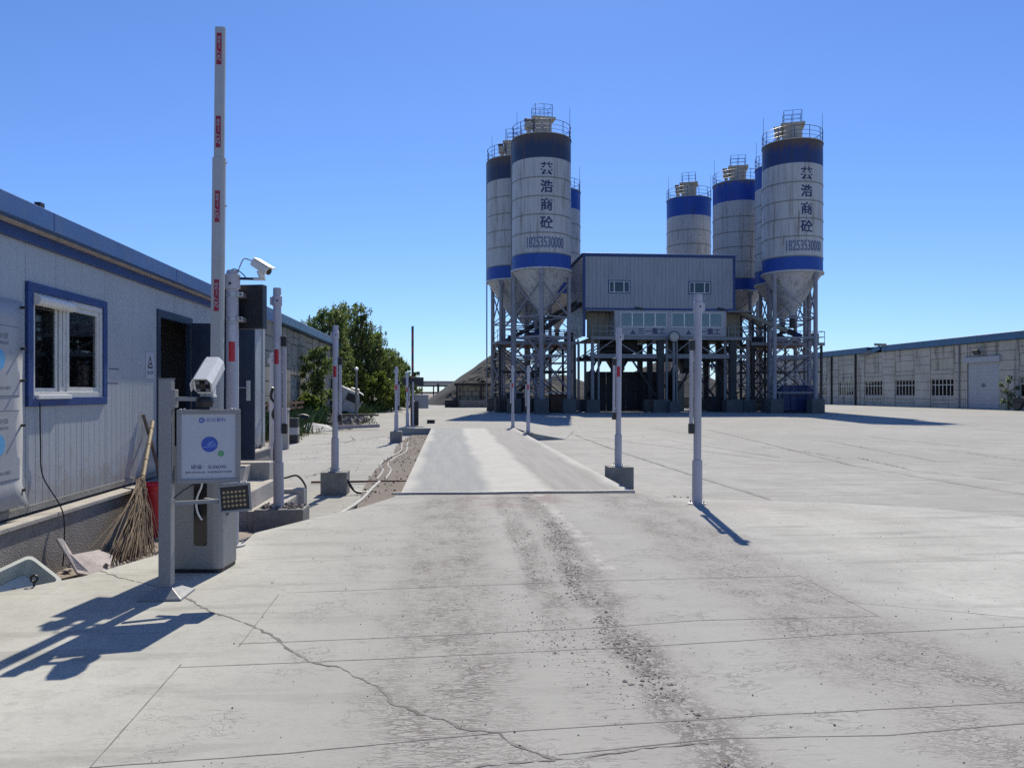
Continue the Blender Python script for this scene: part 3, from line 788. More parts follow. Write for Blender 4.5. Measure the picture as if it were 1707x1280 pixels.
tp.part('tie_strap', MB().path([sp(-.10, -.27, .0), sp(-.17, -.31, -.02), tuple(T0 + Vector((.06, -.03, .70)))], .005, 6), 'black')

# licence-plate camera on its bracket
C0 = T0 + Vector((.26, .02, 1.40))
pc = Thing('plate_camera', 'white box camera with four lamps on the bracket of the grey sign post', 'camera', (T0.x + .06, T0.y, 1.40))
pc.part('arm', MB().bar(T0 + Vector((.05, 0, 1.405)), C0 + Vector((.02, 0, .0)), .028, .03), 'grey_metal', bevel=.003)
pc.part('base', MB().lathe([(.055, -.055), (.06, -.02), (.06, 0), (.045, .02)], 16, tuple(C0)), 'black', smooth=True)
CR = Matrix.Rotation(rad(2), 4, 'Z') @ Matrix.Rotation(rad(27), 4, 'X')
CM = Matrix.Translation(C0 + Vector((.0, .07, .165))) @ CR @ Matrix.Scale(.88, 4)
pc.part('yoke', MB().box(-.045, -.03, -.03, .04, -.12, -.05).box(.03, .045, -.03, .04, -.12, -.05).box(-.006, .006, -.03, .04, -.12, -.05).box(-.05, .05, -.035, .045, -.135, -.12).xf(Matrix.Translation(C0 + Vector((.01, .04, .15))) @ Matrix.Rotation(rad(2), 4, 'Z')), 'cam_white', bevel=.003)
oct_ = [(-.045, -.075), (.045, -.075), (.078, -.035), (.078, .03), (.045, .072), (-.045, .072), (-.078, .03), (-.078, -.035)]
m = MB(); n = 8
for y in (-.17, .19): m.v += [(x, y, z) for x, z in oct_]
m.f = [tuple(range(n - 1, -1, -1)), tuple(range(n, 2 * n))] + [(i, (i + 1) % n, n + (i + 1) % n, n + i) for i in range(n)]
hd = pc.part('housing', m.xf(CM), 'cam_white', bevel=.006)
m = MB()
for y in (-.215, .205): m.v += [(x * 1.1, y, z * 1.06 + .008) for x, z in oct_[2:8]]
n = 6
m.f = [(i, i + 1, n + i + 1, n + i) for i in range(n - 1)]
hood = pc.part('hood', m.xf(CM), 'cam_white', hd)
hood.modifiers.new('thick', 'SOLIDIFY').thickness = .006
pc.part('front_glass', MB().box(-.055, .055, -.174, -.168, -.055, .05).xf(CM), 'glass_lens', hd)
pc.part('lens', MB().tube(CM @ Vector((0, -.185, .002)), CM @ Vector((0, -.16, .002)), .024, 18), 'black', hd, smooth=True)
for u, v in ((-.035, -.035), (.035, -.035), (-.035, .032), (.035, .032)):
    pc.part('lamp', MB().tube(CM @ Vector((u, -.182, v)), CM @ Vector((u, -.165, v)), .014, 14), 'print_grey', hd, smooth=True)

# flood light
FM = Matrix.Translation((-1.545, 5.74, .685)) @ Matrix.Rotation(rad(8), 4, 'Z') @ Matrix.Rotation(rad(-4), 4, 'Y')
fl = Thing('flood_lamp', 'square black-faced lamp with rows of small diodes below the sign', 'lamp', (-1.545, 5.74, .685))
bd = fl.part('housing', MB().box(-.105, .105, .0, .05, -.095, .095).xf(FM), 'cam_white', bevel=.008)
fl.part('rim', MB().box(-.112, .112, -.022, .002, .085, .102).box(-.112, .112, -.022, .002, -.102, -.085).box(-.112, -.097, -.022, .002, -.085, .085).box(.097, .112, -.022, .002, -.085, .085).xf(FM), 'grey_metal', bevel=.002)
fl.part('face', MB().box(-.097, .097, -.008, .0, -.085, .085).xf(FM), 'black', bd)
for i in range(6):
    for j in range(4):
        u, v = -.075 + i * .028, -.055 + j * .033
        fl.part('diode', MB().tube(FM @ Vector((u, -.014, v)), FM @ Vector((u, -.006, v)), .009, 10, .011), 'bamboo', bd, smooth=True)
fl.part('hinge', MB().box(-.04, .02, .0, .03, .104, .115).box(.04, .085, .0, .04, .104, .112).xf(FM), 'steel_handle', bevel=.002)
fl.part('mount', MB().bar(FM @ Vector((-.09, .03, -.03)), (-1.78, 5.8, .665), .025), 'grey_metal')

# barrier cabinet with raised arm
BA = rad(-6)
BMt = Matrix.Translation((-1.985, 6.52, 0)) @ Matrix.Rotation(BA, 4, 'Z')
bg_ = Thing('barrier_gate', 'near barrier gate with grey cabinet and tall raised white arm', 'barrier', (-1.985, 6.52, 0))
cabp = [(-.20, -.17), (.125, -.17), (.165, -.155), (.185, -.12), (.185, .17), (-.20, .17)]
cb = bg_.part('cabinet', MB().prism(cabp, .03, 1.02).xf(BMt), 'cab_grey', bevel=.008)
bg_.part('base_plinth', MB().prism([(x * .96, y * .96) for x, y in cabp], 0, .03).xf(BMt), 'black')
slot = MB()
for (x0, x1, z0, z1) in ((-.03, .075, .22, 1.0),):
    N = 5
    pts = []
    for (cx, cz, a0) in ((x1 - .02, z1 - .02, 0), (x0 + .02, z1 - .02, PI / 2), (x0 + .02, z0 + .02, PI), (x1 - .02, z0 + .02, 1.5 * PI)):
        for i in range(N): 
            a = a0 + i * PI / 2 / (N - 1); pts.append((cx + .02 * math.cos(a), -.172, cz + .02 * math.sin(a)))
    slot.plate(pts, (0, -1, 0), .003)
bg_.part('slot_cover', slot.xf(BMt), 'glass_lens', cb)
bg_.part('slot_cable', MB().hose([BMt @ Vector(q) for q in ((-.005, -.185, .86), (.02, -.195, .82), (.045, -.20, .76), (.045, -.20, .70), (.01, -.195, .62), (.0, -.195, .55), (.015, -.193, .48), (.04, -.18, .43))], .008, 8), 'cam_white', smooth=True)
for k in range(4):
    bg_.part('vent_slot', MB().box(.184, .188, -.06, .0, .55 - k * .035, .57 - k * .035).xf(BMt), 'black', cb)
AX, AY = -1.985, 6.78
bg_.part('arm_hub', MB().box(AX - .10, AX + .10, AY - .10, AY - .035, .74, .96), 'cab_grey', bevel=.012)
lean = .035 / 3.6
def armp(x, y, z): return (x + (z - .7) * lean, y, z)
def arm_sec(hw, d, z0, z1):
    m = MB(); pr = [(-hw, -d), (hw * .62, -d), (hw, -d * .35), (hw, d), (-hw, d)]
    m.v = [armp(AX + a, AY + b, z0) for a, b in pr] + [armp(AX + a, AY + b, z1) for a, b in pr]
    n = len(pr)
    m.f = [tuple(range(n - 1, -1, -1)), tuple(range(n, 2 * n))] + [(i, (i + 1) % n, n + (i + 1) % n, n + i) for i in range(n)]
    return m
ao = bg_.part('arm_outer', arm_sec(.050, .026, .70, 3.46), 'arm')
ai = bg_.part('arm_inner', arm_sec(.040, .020, 3.46, 4.58), 'arm')
for k, zc in enumerate((4.39, 3.68, 3.04, 2.28)):
    hw = .020; L2 = .135; d = -.0215 if zc > 3.46 else -.0275
    lab = bg_.part('arm_label', MB().add([armp(AX + a - .004, AY + d, zc + b) for a, b in ((-hw - .002, -L2), (hw, -L2), (hw, L2), (-hw - .002, L2))], [(0, 1, 2, 3)]), 'dred', ai if zc > 3.46 else ao)
    for key, off in (('zkt', -.065), ('eco', .018), ('shang', .078)):
        text_part(bg_, 'arm_lettering', key, 'print_white', lambda u, v, off=off, zc=zc, d=d: armp(AX - .004 - v * .56, AY + d - .0012, zc + off + u * .62), lab.parent)
for z in (3.05, 3.42): bg_.part('screw', MB().tube(armp(AX + .054, AY, z), armp(AX + .066, AY, z), .009, 8), 'steel_handle')

# camera mast
Mx, My = -2.03, 7.45
ms = Thing('camera_mast', 'thick white round mast with red band behind the barrier cabinet', 'mast', (Mx, My, 0))
ms.part('tube', MB().lathe([(.056, .015), (.056, 2.58), (.050, 2.60), (0, 2.605)], 24, (Mx, My, 0)), 'white_post', smooth=True)
ms.part('flange', MB().lathe([(.12, 0), (.12, .016), (.056, .017)], 24, (Mx, My, 0)), 'conduit', smooth=True)
for a in range(4):
    q = .6 + a * PI / 2
    ms.part('bolt', MB().tube((Mx + .098 * math.cos(q), My + .098 * math.sin(q), .01), (Mx + .098 * math.cos(q), My + .098 * math.sin(q), .06), .010, 6), 'galv')
hc = ms.part('head_clamp', MB().lathe([(.058, 2.42), (.070, 2.425), (.070, 2.56), (.058, 2.565)], 24, (Mx, My, 0), close=False), 'white_post', smooth=True)
ms.part('clamp_ear', MB().box(Mx - .105, Mx - .06, My - .012, My + .012, 2.43, 2.54), 'white_post', hc)
ms.part('clamp_hole', MB().tube((Mx - .005, My - .073, 2.47), (Mx - .005, My - .06, 2.47), .013, 10), 'black', hc)
for nm, z0, z1, mt in (('white_reflector', 1.93, 2.08, 'print_white'), ('red_reflector', 1.74, 1.925, 'red')):
    m = MB(); N = 8
    for i in range(N + 1):
        a = -PI / 2 - .35 + 1.0 * i / N
        m.v += [(Mx + .058 * math.cos(a), My + .058 * math.sin(a), z0), (Mx + .058 * math.cos(a), My + .058 * math.sin(a), z1)]
    m.f = [(2 * i, 2 * i + 2, 2 * i + 3, 2 * i + 1) for i in range(N)]
    ms.part(nm, m, mt)
# bullet camera on the mast
B0 = Vector((Mx + .07, My, 2.525))
bc = Thing('bullet_camera', 'white bullet camera on a short arm at the top of the mast', 'camera', tuple(B0))
bc.part('arm', MB().bar(B0, B0 + Vector((.21, -.02, -.005)), .022, .022), 'black')
bc.part('arm_foot', MB().box(B0.x + .13, B0.x + .24, B0.y - .035, B0.y + .0, B0.z - .018, B0.z + .0), 'cam_white', bevel=.004)
bc.part('neck', MB().tube(B0 + Vector((.21, -.018, 0)), B0 + Vector((.19, -.018, .075)), .028, 14, .034), 'cam_white', smooth=True)
ax = Vector((.80, -.36, -.52)).normalized(); cc = B0 + Vector((.20, -.02, .11))
hb = bc.part('body', MB().bar(cc - ax * .10, cc + ax * .10, .08, .072), 'cam_white', bevel=.012)
bc.part('hood', MB().bar(cc - ax * .08 + Vector((.012, 0, .042)), cc + ax * .13 + Vector((.012, 0, .047)), .100, .012), 'cam_white', hb, bevel=.003)
bc.part('lens', MB().tube(cc + ax * .095, cc + ax * .107, .030, 18), 'glass_lens', hb)
bc.part('cable', MB().hose([cc - ax * .12, cc - ax * .14 + Vector((-.06, 0, .01)), B0 + Vector((.0, 0, .12)), B0 + Vector((-.03, 0, .04)), B0 + Vector((-.06, -.01, .075)), B0 + Vector((-.10, -.01, .04))], .006, 6), 'conduit', smooth=True)
bc.part('cable', MB().hose([B0 + Vector((-.1, -.03, .06)), B0 + Vector((-.04, -.03, .085)), B0 + Vector((.03, -.02, .04)), B0 + Vector((.06, -.01, .0))], .005, 6), 'cable', smooth=True)
# LED panel
lp = Thing('display_panel', 'black display panel seen from behind, clamped to the camera mast', 'display', (Mx, My + .1, 2.2))
LM = Matrix.Translation((Mx + .10, My + .13, 2.265)) @ Matrix.Rotation(rad(-12), 4, 'Z')
lpb = lp.part('case', MB().box(-.24, .180, -.04, .05, -.205, .215).xf(LM), 'black_panel', bevel=.004)
lp.part('face_sheet', MB().box(-.232, .172, .05, .056, -.197, .207).xf(LM), 'glass_lens', lpb)
for z in (2.14, 2.37):
    lp.part('clamp_band', MB().lathe([(.060, z - .018), (.060, z + .018)], 20, (Mx, My, 0), close=False), 'galv', smooth=True)
    lp.part('bracket', MB().box(Mx + .045, Mx + .105, My - .045, My + .1, z - .022, z + .022), 'galv', bevel=.003)
    lp.part('bolt', MB().tube((Mx + .085, My - .055, z), (Mx + .085, My - .04, z), .009, 6), 'black')

# ================================================================== SITE OFFICE (sandwich-panel cabin)
WX = -3.65
so = Thing('site_office', 'long white panel site office with blue roof edge on a pebbly plinth', 'building', (WX, 7, ZY))
Y0, Y1, ZB, ZT = -2.0, 15.53, .46, 2.9
def rib_panel(y0, y1, z0, z1):
    """vertical micro-rib panel facing +X; ribs every 7 cm, one deeper seam at each end"""
    m = MB(); prof = []
    y = y0 + .004; prof.append((y, -.006)); prof.append((y + .003, 0))
    yy = y0 + .045
    while yy < y1 - .03:
        prof += [(yy - .006, 0), (yy - .003, -.003), (yy + .003, -.003), (yy + .006, 0)]
        yy += .118
    prof += [(y1 - .007, 0), (y1 - .004, -.006)]
    n = len(prof)
    m.v = [(WX + d, y, z0) for y, d in prof] + [(WX + d, y, z1) for y, d in prof]
    m.f = [(i, i + 1, n + i + 1, n + i) for i in range(n - 1)]
    b = len(m.v)
    m.v += [(WX - .05, y0 + .004, z0), (WX - .05, y1 - .004, z0), (WX - .05, y1 - .004, z1), (WX - .05, y0 + .004, z1)]
    m.f += [(b, b + 3, b + 2, b + 1)]
    m.f += [(0, n, b + 3, b), (n - 1, b + 1, b + 2, 2 * n - 1), tuple(range(n, 2 * n)) + (b + 2, b + 3), tuple(range(n - 1, -1, -1)) + (b, b + 1)]
    return m
WIN = (6.98, 8.53, 1.33, 2.41); DOOR = (9.99, 11.30, .46, 2.50)
segs = []
ys_ = [Y0 + .998 * i for i in range(9)]
ys_ = [y for y in ys_ if y < 6.9] + [6.98, 7.5, 8.0, 8.53, 9.25, 9.99, 10.64, 11.30, 12.3, 13.35, 14.4, 15.47]
for a, b in zip(ys_[:-1], ys_[1:]):
    if b - a < .05: continue
    if a >= 6.97 and b <= 8.54:
        so.part('wall_panel', rib_panel(a, b, ZB, WIN[2]), 'panel_white'); so.part('wall_panel', rib_panel(a, b, WIN[3], ZT), 'panel_white')
    elif a >= 9.98 and b <= 11.31:
        so.part('wall_panel', rib_panel(a, b, DOOR[3], ZT), 'panel_white')
    else:
        so.part('wall_panel', rib_panel(a, b, ZB, ZT), 'panel_white')
XB = -8.6
so.part('back_wall', MB().box(XB, XB + .06, Y0, Y1, ZB, ZT), 'panel_white')
so.part('end_wall', MB().box(XB + .06, WX - .06, Y1 - .07, Y1 - .005, ZB, ZT + .5), 'panel_white')
so.part('end_wall', MB().box(XB + .06, WX - .06, Y0 + .01, Y0 + .07, ZB, ZT), 'panel_white')
so.part('partition_wall', MB().box(XB + .06, WX - .06, 9.3, 9.36, ZB, ZT), 'room_dark')
so.part('partition_wall', MB().box(XB + .06, WX - .06, 12.2, 12.26, ZB, ZT), 'room_dark')
so.part('floor', MB().box(XB, WX - .055, Y0, Y1, .38, .458), 'room_dark')
so.part('ceiling', MB().box(XB, WX - .055, Y0, Y1, 2.72, 2.78), 'room_dark')
so.part('corner_post', MB().box(WX - .06, WX + .018, Y1 - .06, Y1 + .12, .36, ZT), 'panel_white', bevel=.004)
so.part('base_trim', MB().box(WX - .03, WX + .014, Y0, DOOR[0] - .002, .405, .462), 'concrete_block')
so.part('base_trim', MB().box(WX - .03, WX + .014, DOOR[1] + .002, Y1 - .06, .405, .462), 'concrete_block')
so.part('plinth', MB().box(XB, WX + .15, Y0, Y1, -.6, .335), 'plinth', bevel=.01)
so.part('plinth_cap', MB().box(XB, WX + .17, Y0, Y1, .336, .378), 'step', bevel=.008)
# roof edge: gutter, fascia, soffit
EO = .17
rf = so.part('roof', MB().plate([(WX + EO, Y0 - .1, 2.955), (WX + EO, Y1 + .15, 2.955), (-6.1, Y1 + .15, 3.42), (-6.1, Y0 - .1, 3.42)], (0, 0, 1), .06)
             .plate([(-6.1, Y0 - .1, 3.42), (-6.1, Y1 + .15, 3.42), (XB - EO, Y1 + .15, 2.955), (XB - EO, Y0 - .1, 2.955)], (0, 0, 1), .06), 'blue_roof')
yy = Y0 - .1
while yy < Y1:
    y2 = min(yy + 3.05, Y1 + .15)
    so.part('gutter_length', MB().box(WX + EO - .05, WX + EO + .035, yy + .004, y2 - .004, 2.855, 3.025), 'blue_roof', rf, bevel=.006)
    yy = y2
so.part('soffit_lip', MB().box(WX + .002, WX + EO - .055, Y0, Y1, 2.842, 2.866), 'wood', rf)
so.part('fascia', MB().box(WX + .003, WX + .05, Y0, Y1, 2.745, 2.842), 'blue_trim', rf, bevel=.005)
so.part('eave_cleat', MB().box(WX + EO - .03, WX + EO + .02, 6.85, 6.92, 3.025, 3.07), 'black', rf)
# window
wn = so.part('window', MB().box(WX - .05, WX + .028, WIN[0], WIN[1], WIN[3] - .075, WIN[3] + .005).box(WX - .05, WX + .028, WIN[0], WIN[1], WIN[2] - .005, WIN[2] + .075)
             .box(WX - .05, WX + .028, WIN[0] - .003, WIN[0] + .085, WIN[2] + .075, WIN[3] - .075).box(WX - .05, WX + .028, WIN[1] - .085, WIN[1] + .003, WIN[2] + .075, WIN[3] - .075), 'blue_trim', bevel=.006)
a0, a1, z0, z1 = WIN[0] + .085, WIN[1] - .085, WIN[2] + .075, WIN[3] - .075
mid = a0 + (a1 - a0) * .46
def frame_yz(y0, y1, z0, z1, t, x0, x1):
    return MB().box(x0, x1, y0, y1, z1 - t, z1).box(x0, x1, y0, y1, z0, z0 + t).box(x0, x1, y0, y0 + t, z0 + t, z1 - t).box(x0, x1, y1 - t, y1, z0 + t, z1 - t)
so.part('outer_frame', frame_yz(a0, a1, z0, z1, .05, WX - .06, WX + .012), 'alu', wn, bevel=.003)
so.part('sash', frame_yz(a0 + .05, mid - .12, z0 + .05, z1 - .05, .035, WX - .055, WX - .025), 'alu', wn, bevel=.002)
so.part('sash', frame_yz(mid - .10, mid + .02, z0 + .05, z1 - .05, .05, WX - .058, WX - .015), 'alu', wn, bevel=.002)
so.part('sash', frame_yz(mid + .02, a1 - .05, z0 + .05, z1 - .05, .045, WX - .05, WX - .004), 'alu', wn, bevel=.002)
so.part('pane', MB().box(WX - .042, WX - .036, a0 + .085, mid - .155, z0 + .085, z1 - .085), 'glass', wn)
so.part('pane', MB().box(WX - .030, WX - .024, mid + .065, a1 - .095, z0 + .095, z1 - .095), 'glass', wn)
m = MB(); nC = 40
for i in range(nC + 1):
    yc = mid + .30 + (a1 - mid - .36) * i / nC; xc_ = WX - .16 + .018 * math.sin(i * .95)
    m.v += [(xc_, yc, z0 + .02), (xc_, yc, z1 - .02)]
m.f = [(2 * i, 2 * i + 2, 2 * i + 3, 2 * i + 1) for i in range(nC)]
so.part('curtain', m, 'room_dark', wn, smooth=True)
so.part('shutter_box', MB().tube((WX + .03, a0 + .01, z1 - .065), (WX + .03, mid + .03, z1 - .065), .052, 14), 'cam_white', wn, smooth=True)
so.part('inner_ledge', MB().box(WX - .03, WX + .05, a0 + .04, mid + .01, z0 - .015, z0 + .022), 'cam_white', wn, bevel=.004)
# door
df = so.part('door_frame', MB().box(WX - .055, WX + .02, DOOR[0] - .0, DOOR[0] + .09, .46, 2.50).box(WX - .055, WX + .02, DOOR[1] - .09, DOOR[1], .46, 2.50).box(WX - .055, WX + .02, DOOR[0] + .09, DOOR[1] - .09, 2.40, 2.50), 'door_navy', bevel=.006)
hy = DOOR[1] - .06
dl = so.part('door_leaf', MB().box(WX + .03, WX + .90, hy - .025, hy + .025, .49, 2.43), 'door_navy', bevel=.004)
for z0_, z1_ in ((.62, 1.25), (1.42, 2.3)):
    so.part('door_moulding', frame_yz(0, 1, 0, 1, .1, 0, 1) if False else MB().box(WX + .14, WX + .76, hy - .033, hy - .024, z0_, z0_ + .02).box(WX + .14, WX + .76, hy - .033, hy - .024, z1_ - .02, z1_).box(WX + .14, WX + .16, hy - .033, hy - .024, z0_ + .02, z1_ - .02).box(WX + .74, WX + .76, hy - .033, hy - .024, z0_ + .02, z1_ - .02), 'door_navy', dl)
so.part('lock_plate', MB().box(WX + .785, WX + .845, hy - .038, hy - .024, 1.33, 1.62), 'steel_handle', dl, bevel=.004)
so.part('door_handle', MB().tube((WX + .815, hy - .03, 1.52), (WX + .815, hy - .075, 1.52), .011, 10).tube((WX + .825, hy - .07, 1.52), (WX + .69, hy - .07, 1.515), .010, 10), 'steel_handle', dl, smooth=True)
so.part('wall_scuff', MB().box(WX + .0005, WX + .002, 8.62, 8.88, 1.70, 1.715).box(WX + .0005, WX + .002, 8.60, 8.86, 1.545, 1.56), 'print_grey')
# thin cable from the window to the ground
tag(build('hanging_cable', MB().hose([(WX + .03, 7.16, 1.36), (WX + .03, 7.17, 1.0), (WX + .035, 7.2, .7), (WX + .18, 7.24, .39), (WX + .19, 7.26, .1), (WX + .18, 7.25, -.12)], .006, 6), 'cable', smooth=True), 'thin black cable hanging from the office window down the plinth', 'cable')
# notice banner left of the window
nb = Thing('notice_banner', 'white notice banner with two printed sheets at the left edge of the office wall', 'banner', (WX + .02, 6.5, .55))
m = MB(); cols_ = 12
for j in range(11):
    z = .50 + (2.22 - .50) * j / 10
    for i in range(cols_):
        y = 5.45 + (6.88 - 5.45) * i / (cols_ - 1)
        bulge = .02 + (.008 * math.exp(-((y - 6.88) / .12) ** 2) * abs(math.sin(z * 4.2)) if j not in (0, 10) else .004) + (.05 * math.exp(-(z - .5) / .06) if j == 0 else 0)
        m.v.append((WX + bulge, y, z))
m.f = [(j * cols_ + i, j * cols_ + i + 1, (j + 1) * cols_ + i + 1, (j + 1) * cols_ + i) for j in range(10) for i in range(cols_ - 1)]
sh = nb.part('cloth', m, 'poster', smooth=True); sh.modifiers.new('thick', 'SOLIDIFY').thickness = .004
for z in (2.17, 1.82, 1.55, 1.17, .62): nb.part('grommet', MB().tube((WX + .02, 6.86, z), (WX + .062, 6.86, z), .012, 8), 'black')
for zc in (1.72, 1.02):
    fp = lambda u, v, zc=zc: (WX + .0285, 6.52 + u, zc + v)
    shp = nb.part('printed_sheet', MB().box(WX + .0262, WX + .0275, 6.05, 6.84, zc - .3, zc + .28), 'poster')
    nb.part('sheet_border', MB().box(WX + .0276, WX + .0282, 6.05, 6.84, zc + .275, zc + .28).box(WX + .0276, WX + .0282, 6.05, 6.84, zc - .3, zc - .295), 'print_grey', shp)
    m = MB(); N = 24
    for i in range(N): m.v.append(fp(.02 + .085 * math.cos(2 * PI * i / N), .0 + .085 * math.sin(2 * PI * i / N)))
    m.f = [tuple(range(N))]
    nb.part('blue_disc', m, 'disc_blue', shp)
    text_part(nb, 'heading', 'post1', 'print_grey', lambda u, v, fp=fp: fp(u + .05, v + .19), shp)
    text_part(nb, 'small_heading', 'post2', 'print_grey', lambda u, v, fp=fp: fp(u + .05, v + .135), shp)
    text_part(nb, 'footer', 'post3', 'print_grey', lambda u, v, fp=fp: fp(u + .10, v - .235), shp)
# hazard sign by the door
hs = Thing('hazard_sign', 'small white warning sign with black triangle beside the office door', 'sign', (WX + .01, 9.755, 1.63))
hs.part('plate', MB().box(WX + .002, WX + .008, 9.62, 9.89, 1.62, 1.94), 'print_white', bevel=.001)
tri = lambda k, dz: [(WX + .0092, 9.755 - .085 * k, 1.745 + dz), (WX + .0092, 9.755 + .085 * k, 1.745 + dz), (WX + .0092, 9.755, 1.905 + dz - (1 - k) * .13)]
m = MB(); o_ = tri(1, 0); i_ = [(WX + .0092, 9.755 - .055, 1.763), (WX + .0092, 9.755 + .055, 1.763), (WX + .0092, 9.755, 1.868)]
m.v = o_ + i_; m.f = [(0, 1, 4, 3), (1, 2, 5, 4), (2, 0, 3, 5)]
hs.part('triangle', m, 'black')
hs.part('pictogram', MB().add([(WX + .0094, 9.725, 1.785), (WX + .0094, 9.78, 1.785), (WX + .0094, 9.79, 1.80), (WX + .0094, 9.76, 1.812), (WX + .0094, 9.735, 1.80)], [(0, 1, 2, 3, 4)]), 'black')
text_part(hs, 'lettering', 'warn', 'black', lambda u, v: (WX + .0092, 9.755 + u, 1.69 + v))

# ------------------------------------------------------------------ things along the plinth
br = Thing('broom', 'bamboo-handled twig broom leaning against the office wall', 'broom', (-3.2, 8.35, -.2))
top = Vector((WX + .05, 9.72, 1.09)); mid_ = Vector((-3.38, 8.80, .42))
br.part('handle', MB().path([top.lerp(mid_, t / 8) for t in range(9)], .024, 12), 'bamboo', smooth=True)
for t in (.12, .38, .62, .86): 
    p_ = top.lerp(mid_, t); d_ = (mid_ - top).normalized()
    br.part('bamboo_node', MB().tube(p_ - d_ * .008, p_ + d_ * .008, .028, 12), 'bamboo', smooth=True)
m = MB()
for k in range(220):
    a = random.gauss(0, .5); b = random.gauss(0, .3)
    tip = Vector((-3.10 + b * .28, 7.86 + a * .36, random.uniform(-.24, -.12) + .25 * max(0, abs(a) - .55)))
    if a < -.9: tip.z += random.uniform(0, .12)
    st = mid_ + Vector((random.gauss(0, .022), random.gauss(0, .028), random.uniform(-.14, .10)))
    kn = st.lerp(tip, .45) + Vector((.02, .0, .035)) + Vector((random.gauss(0, .014),) * 3)
    m.path([st, kn, tip + Vector((random.gauss(0, .02),) * 3)], random.uniform(.0025, .0048), 4)
br.part('twigs', m, 'twig')
br.part('binding', MB().lathe([(.05, -.02), (.055, 0), (.05, .02)], 12, tuple(mid_ + Vector((.03, -.05, -.05)))), 'stick_dark', smooth=True)
tag(build('wooden_pole', MB().path([Vector((WX + .03, 9.48, 1.19)), Vector((WX + .08, 9.56, .9)), Vector((WX + .14, 9.64, .55)), Vector((-3.44, 9.72, -.2))], .02, 10), 'stick_dark', smooth=True), 'dark wooden pole leaning on the office wall behind the broom', 'pole')
bk = Thing('bucket', 'tall red plastic bucket behind the twig broom', 'bucket', (-3.31, 9.0, -.24))
bk.part('body', MB().lathe([(.0, 0), (.13, 0), (.135, .01), (.172, .60), (.185, .61), (.187, .64), (.172, .64), (.165, .60), (.125, .03), (0, .03)], 32, (-3.31, 9.0, -.24), close=False), 'bucket', smooth=True)
bk.part('rim_tear', MB().lathe([(.187, .63), (.194, .645), (.185, .66)], 32, (-3.31, 9.0, -.24), close=False), 'bucket', smooth=True)
bs = Thing('plastic_basin', 'grey rectangular plastic basin tipped up on the dirt by the plinth', 'basin', (-3.33, 6.25, -.1))
BMx = Matrix.Translation((-3.33, 6.3, -.02)) @ Matrix.Rotation(rad(68), 4, 'Z') @ Matrix.Rotation(rad(-12), 4, 'Y') @ Matrix.Rotation(rad(34), 4, 'X')
def rrect(w, h, r, z, n=4):
    o = []
    for cx, cy, a0 in ((w - r, h - r, 0), (-w + r, h - r, PI / 2), (-w + r, -h + r, PI), (w - r, -h + r, 1.5 * PI)):
        for i in range(n): 
            a = a0 + i * PI / 2 / (n - 1); o.append((cx + r * math.cos(a), cy + r * math.sin(a), z))
    return o
m = MB(); rings = [rrect(.17, .12, .03, -.13), rrect(.215, .155, .04, .0), rrect(.245, .185, .05, .0), rrect(.245, .185, .05, -.02), rrect(.222, .162, .04, -.02), rrect(.18, .13, .03, -.145)]
for r_ in rings: m.v += r_
n = 16
m.f = [(k * n + i, k * n + (i + 1) % n, (k + 1) * n + (i + 1) % n, (k + 1) * n + i) for k in range(5) for i in range(n)] + [tuple(range(n)), tuple(range(5 * n + n - 1, 5 * n - 1, -1))]
bs.part('shell', m.xf(BMx), 'basin', bevel=0)
bs.part('residue', MB().add([(x * .98, y * .98, z + .006) for x, y, z in rrect(.17, .12, .03, -.13)], [tuple(range(16))]).xf(BMx), 'basin_in')
bo = MB().plate([(-3.40, 6.98, .17), (-3.37, 7.03, .16), (-3.33, 7.12, .0), (-3.24, 7.42, -.02), (-3.12, 7.44, -.08), (-3.05, 7.2, -.14), (-3.08, 7.0, -.17), (-3.2, 6.92, -.12)], Vector((.6, -.35, .7)).normalized(), .02)
tag(build('broken_board', bo, 'wood', bevel=.003), 'broken L-shaped grey board lying on the dirt beside the basin', 'board')
tag(build('eye_bolt', MB().path([Vector((-3.085 + .0, 6.02, .0)), Vector((-3.085, 6.02, .035))] + [Vector((-3.085 + .024 * math.sin(a), 6.02, .058 - .024 * math.cos(a))) for a in [i * PI / 8 for i in range(17)]], .0085, 8), 'cable', smooth=True), 'small black eye bolt standing in the slab edge near the basin', 'bolt')
# steps to the door
stp = Thing('entrance_steps', 'concrete steps climbing to the office door', 'steps', (-2.9, 10.6, ZY))
for nm, a in (('landing', (WX + .12, -2.86, 9.98, 11.45, -.5, .405)), ('step', (-2.858, -2.52, 9.92, 11.5, -.5, .18)), ('step', (-2.518, -2.20, 9.9, 11.55, -.5, -.045)), ('side_kerb', (WX + .12, -2.60, 11.47, 11.75, -.5, .43)), ('side_kerb', (-2.598, -2.12, 11.57, 11.8, -.5, .02))):
    stp.part(nm, MB().box(*a), 'step', bevel=.012)
cbm = MB()
for k in range(7):
    q = [Vector((-2.7 + random.uniform(-.25, .3), 12.5 + random.uniform(-.3, .9), ZY + .35 * random.random())) for _ in range(4)]
    cbm.path([Vector((-3.0, 12.6, .55))] + q + [Vector((-2.6, 12.2, ZY + .02))], .012, 6)
tag(build('cable_bundle', MB().hose([(-2.95, 11.9, .36), (-2.85, 12.1, .20), (-2.7, 12.2, .26), (-2.6, 12.4, .1), (-2.4, 12.5, .12), (-2.3, 12.7, -.1), (-2.45, 12.9, ZY + .02)], .016, 6).hose([(-2.9, 11.95, .1), (-2.75, 12.0, -.05), (-2.62, 12.1, ZY + .02)], .014, 6), 'cable', smooth=True), 'tangle of black cables beyond the office steps', 'cable')
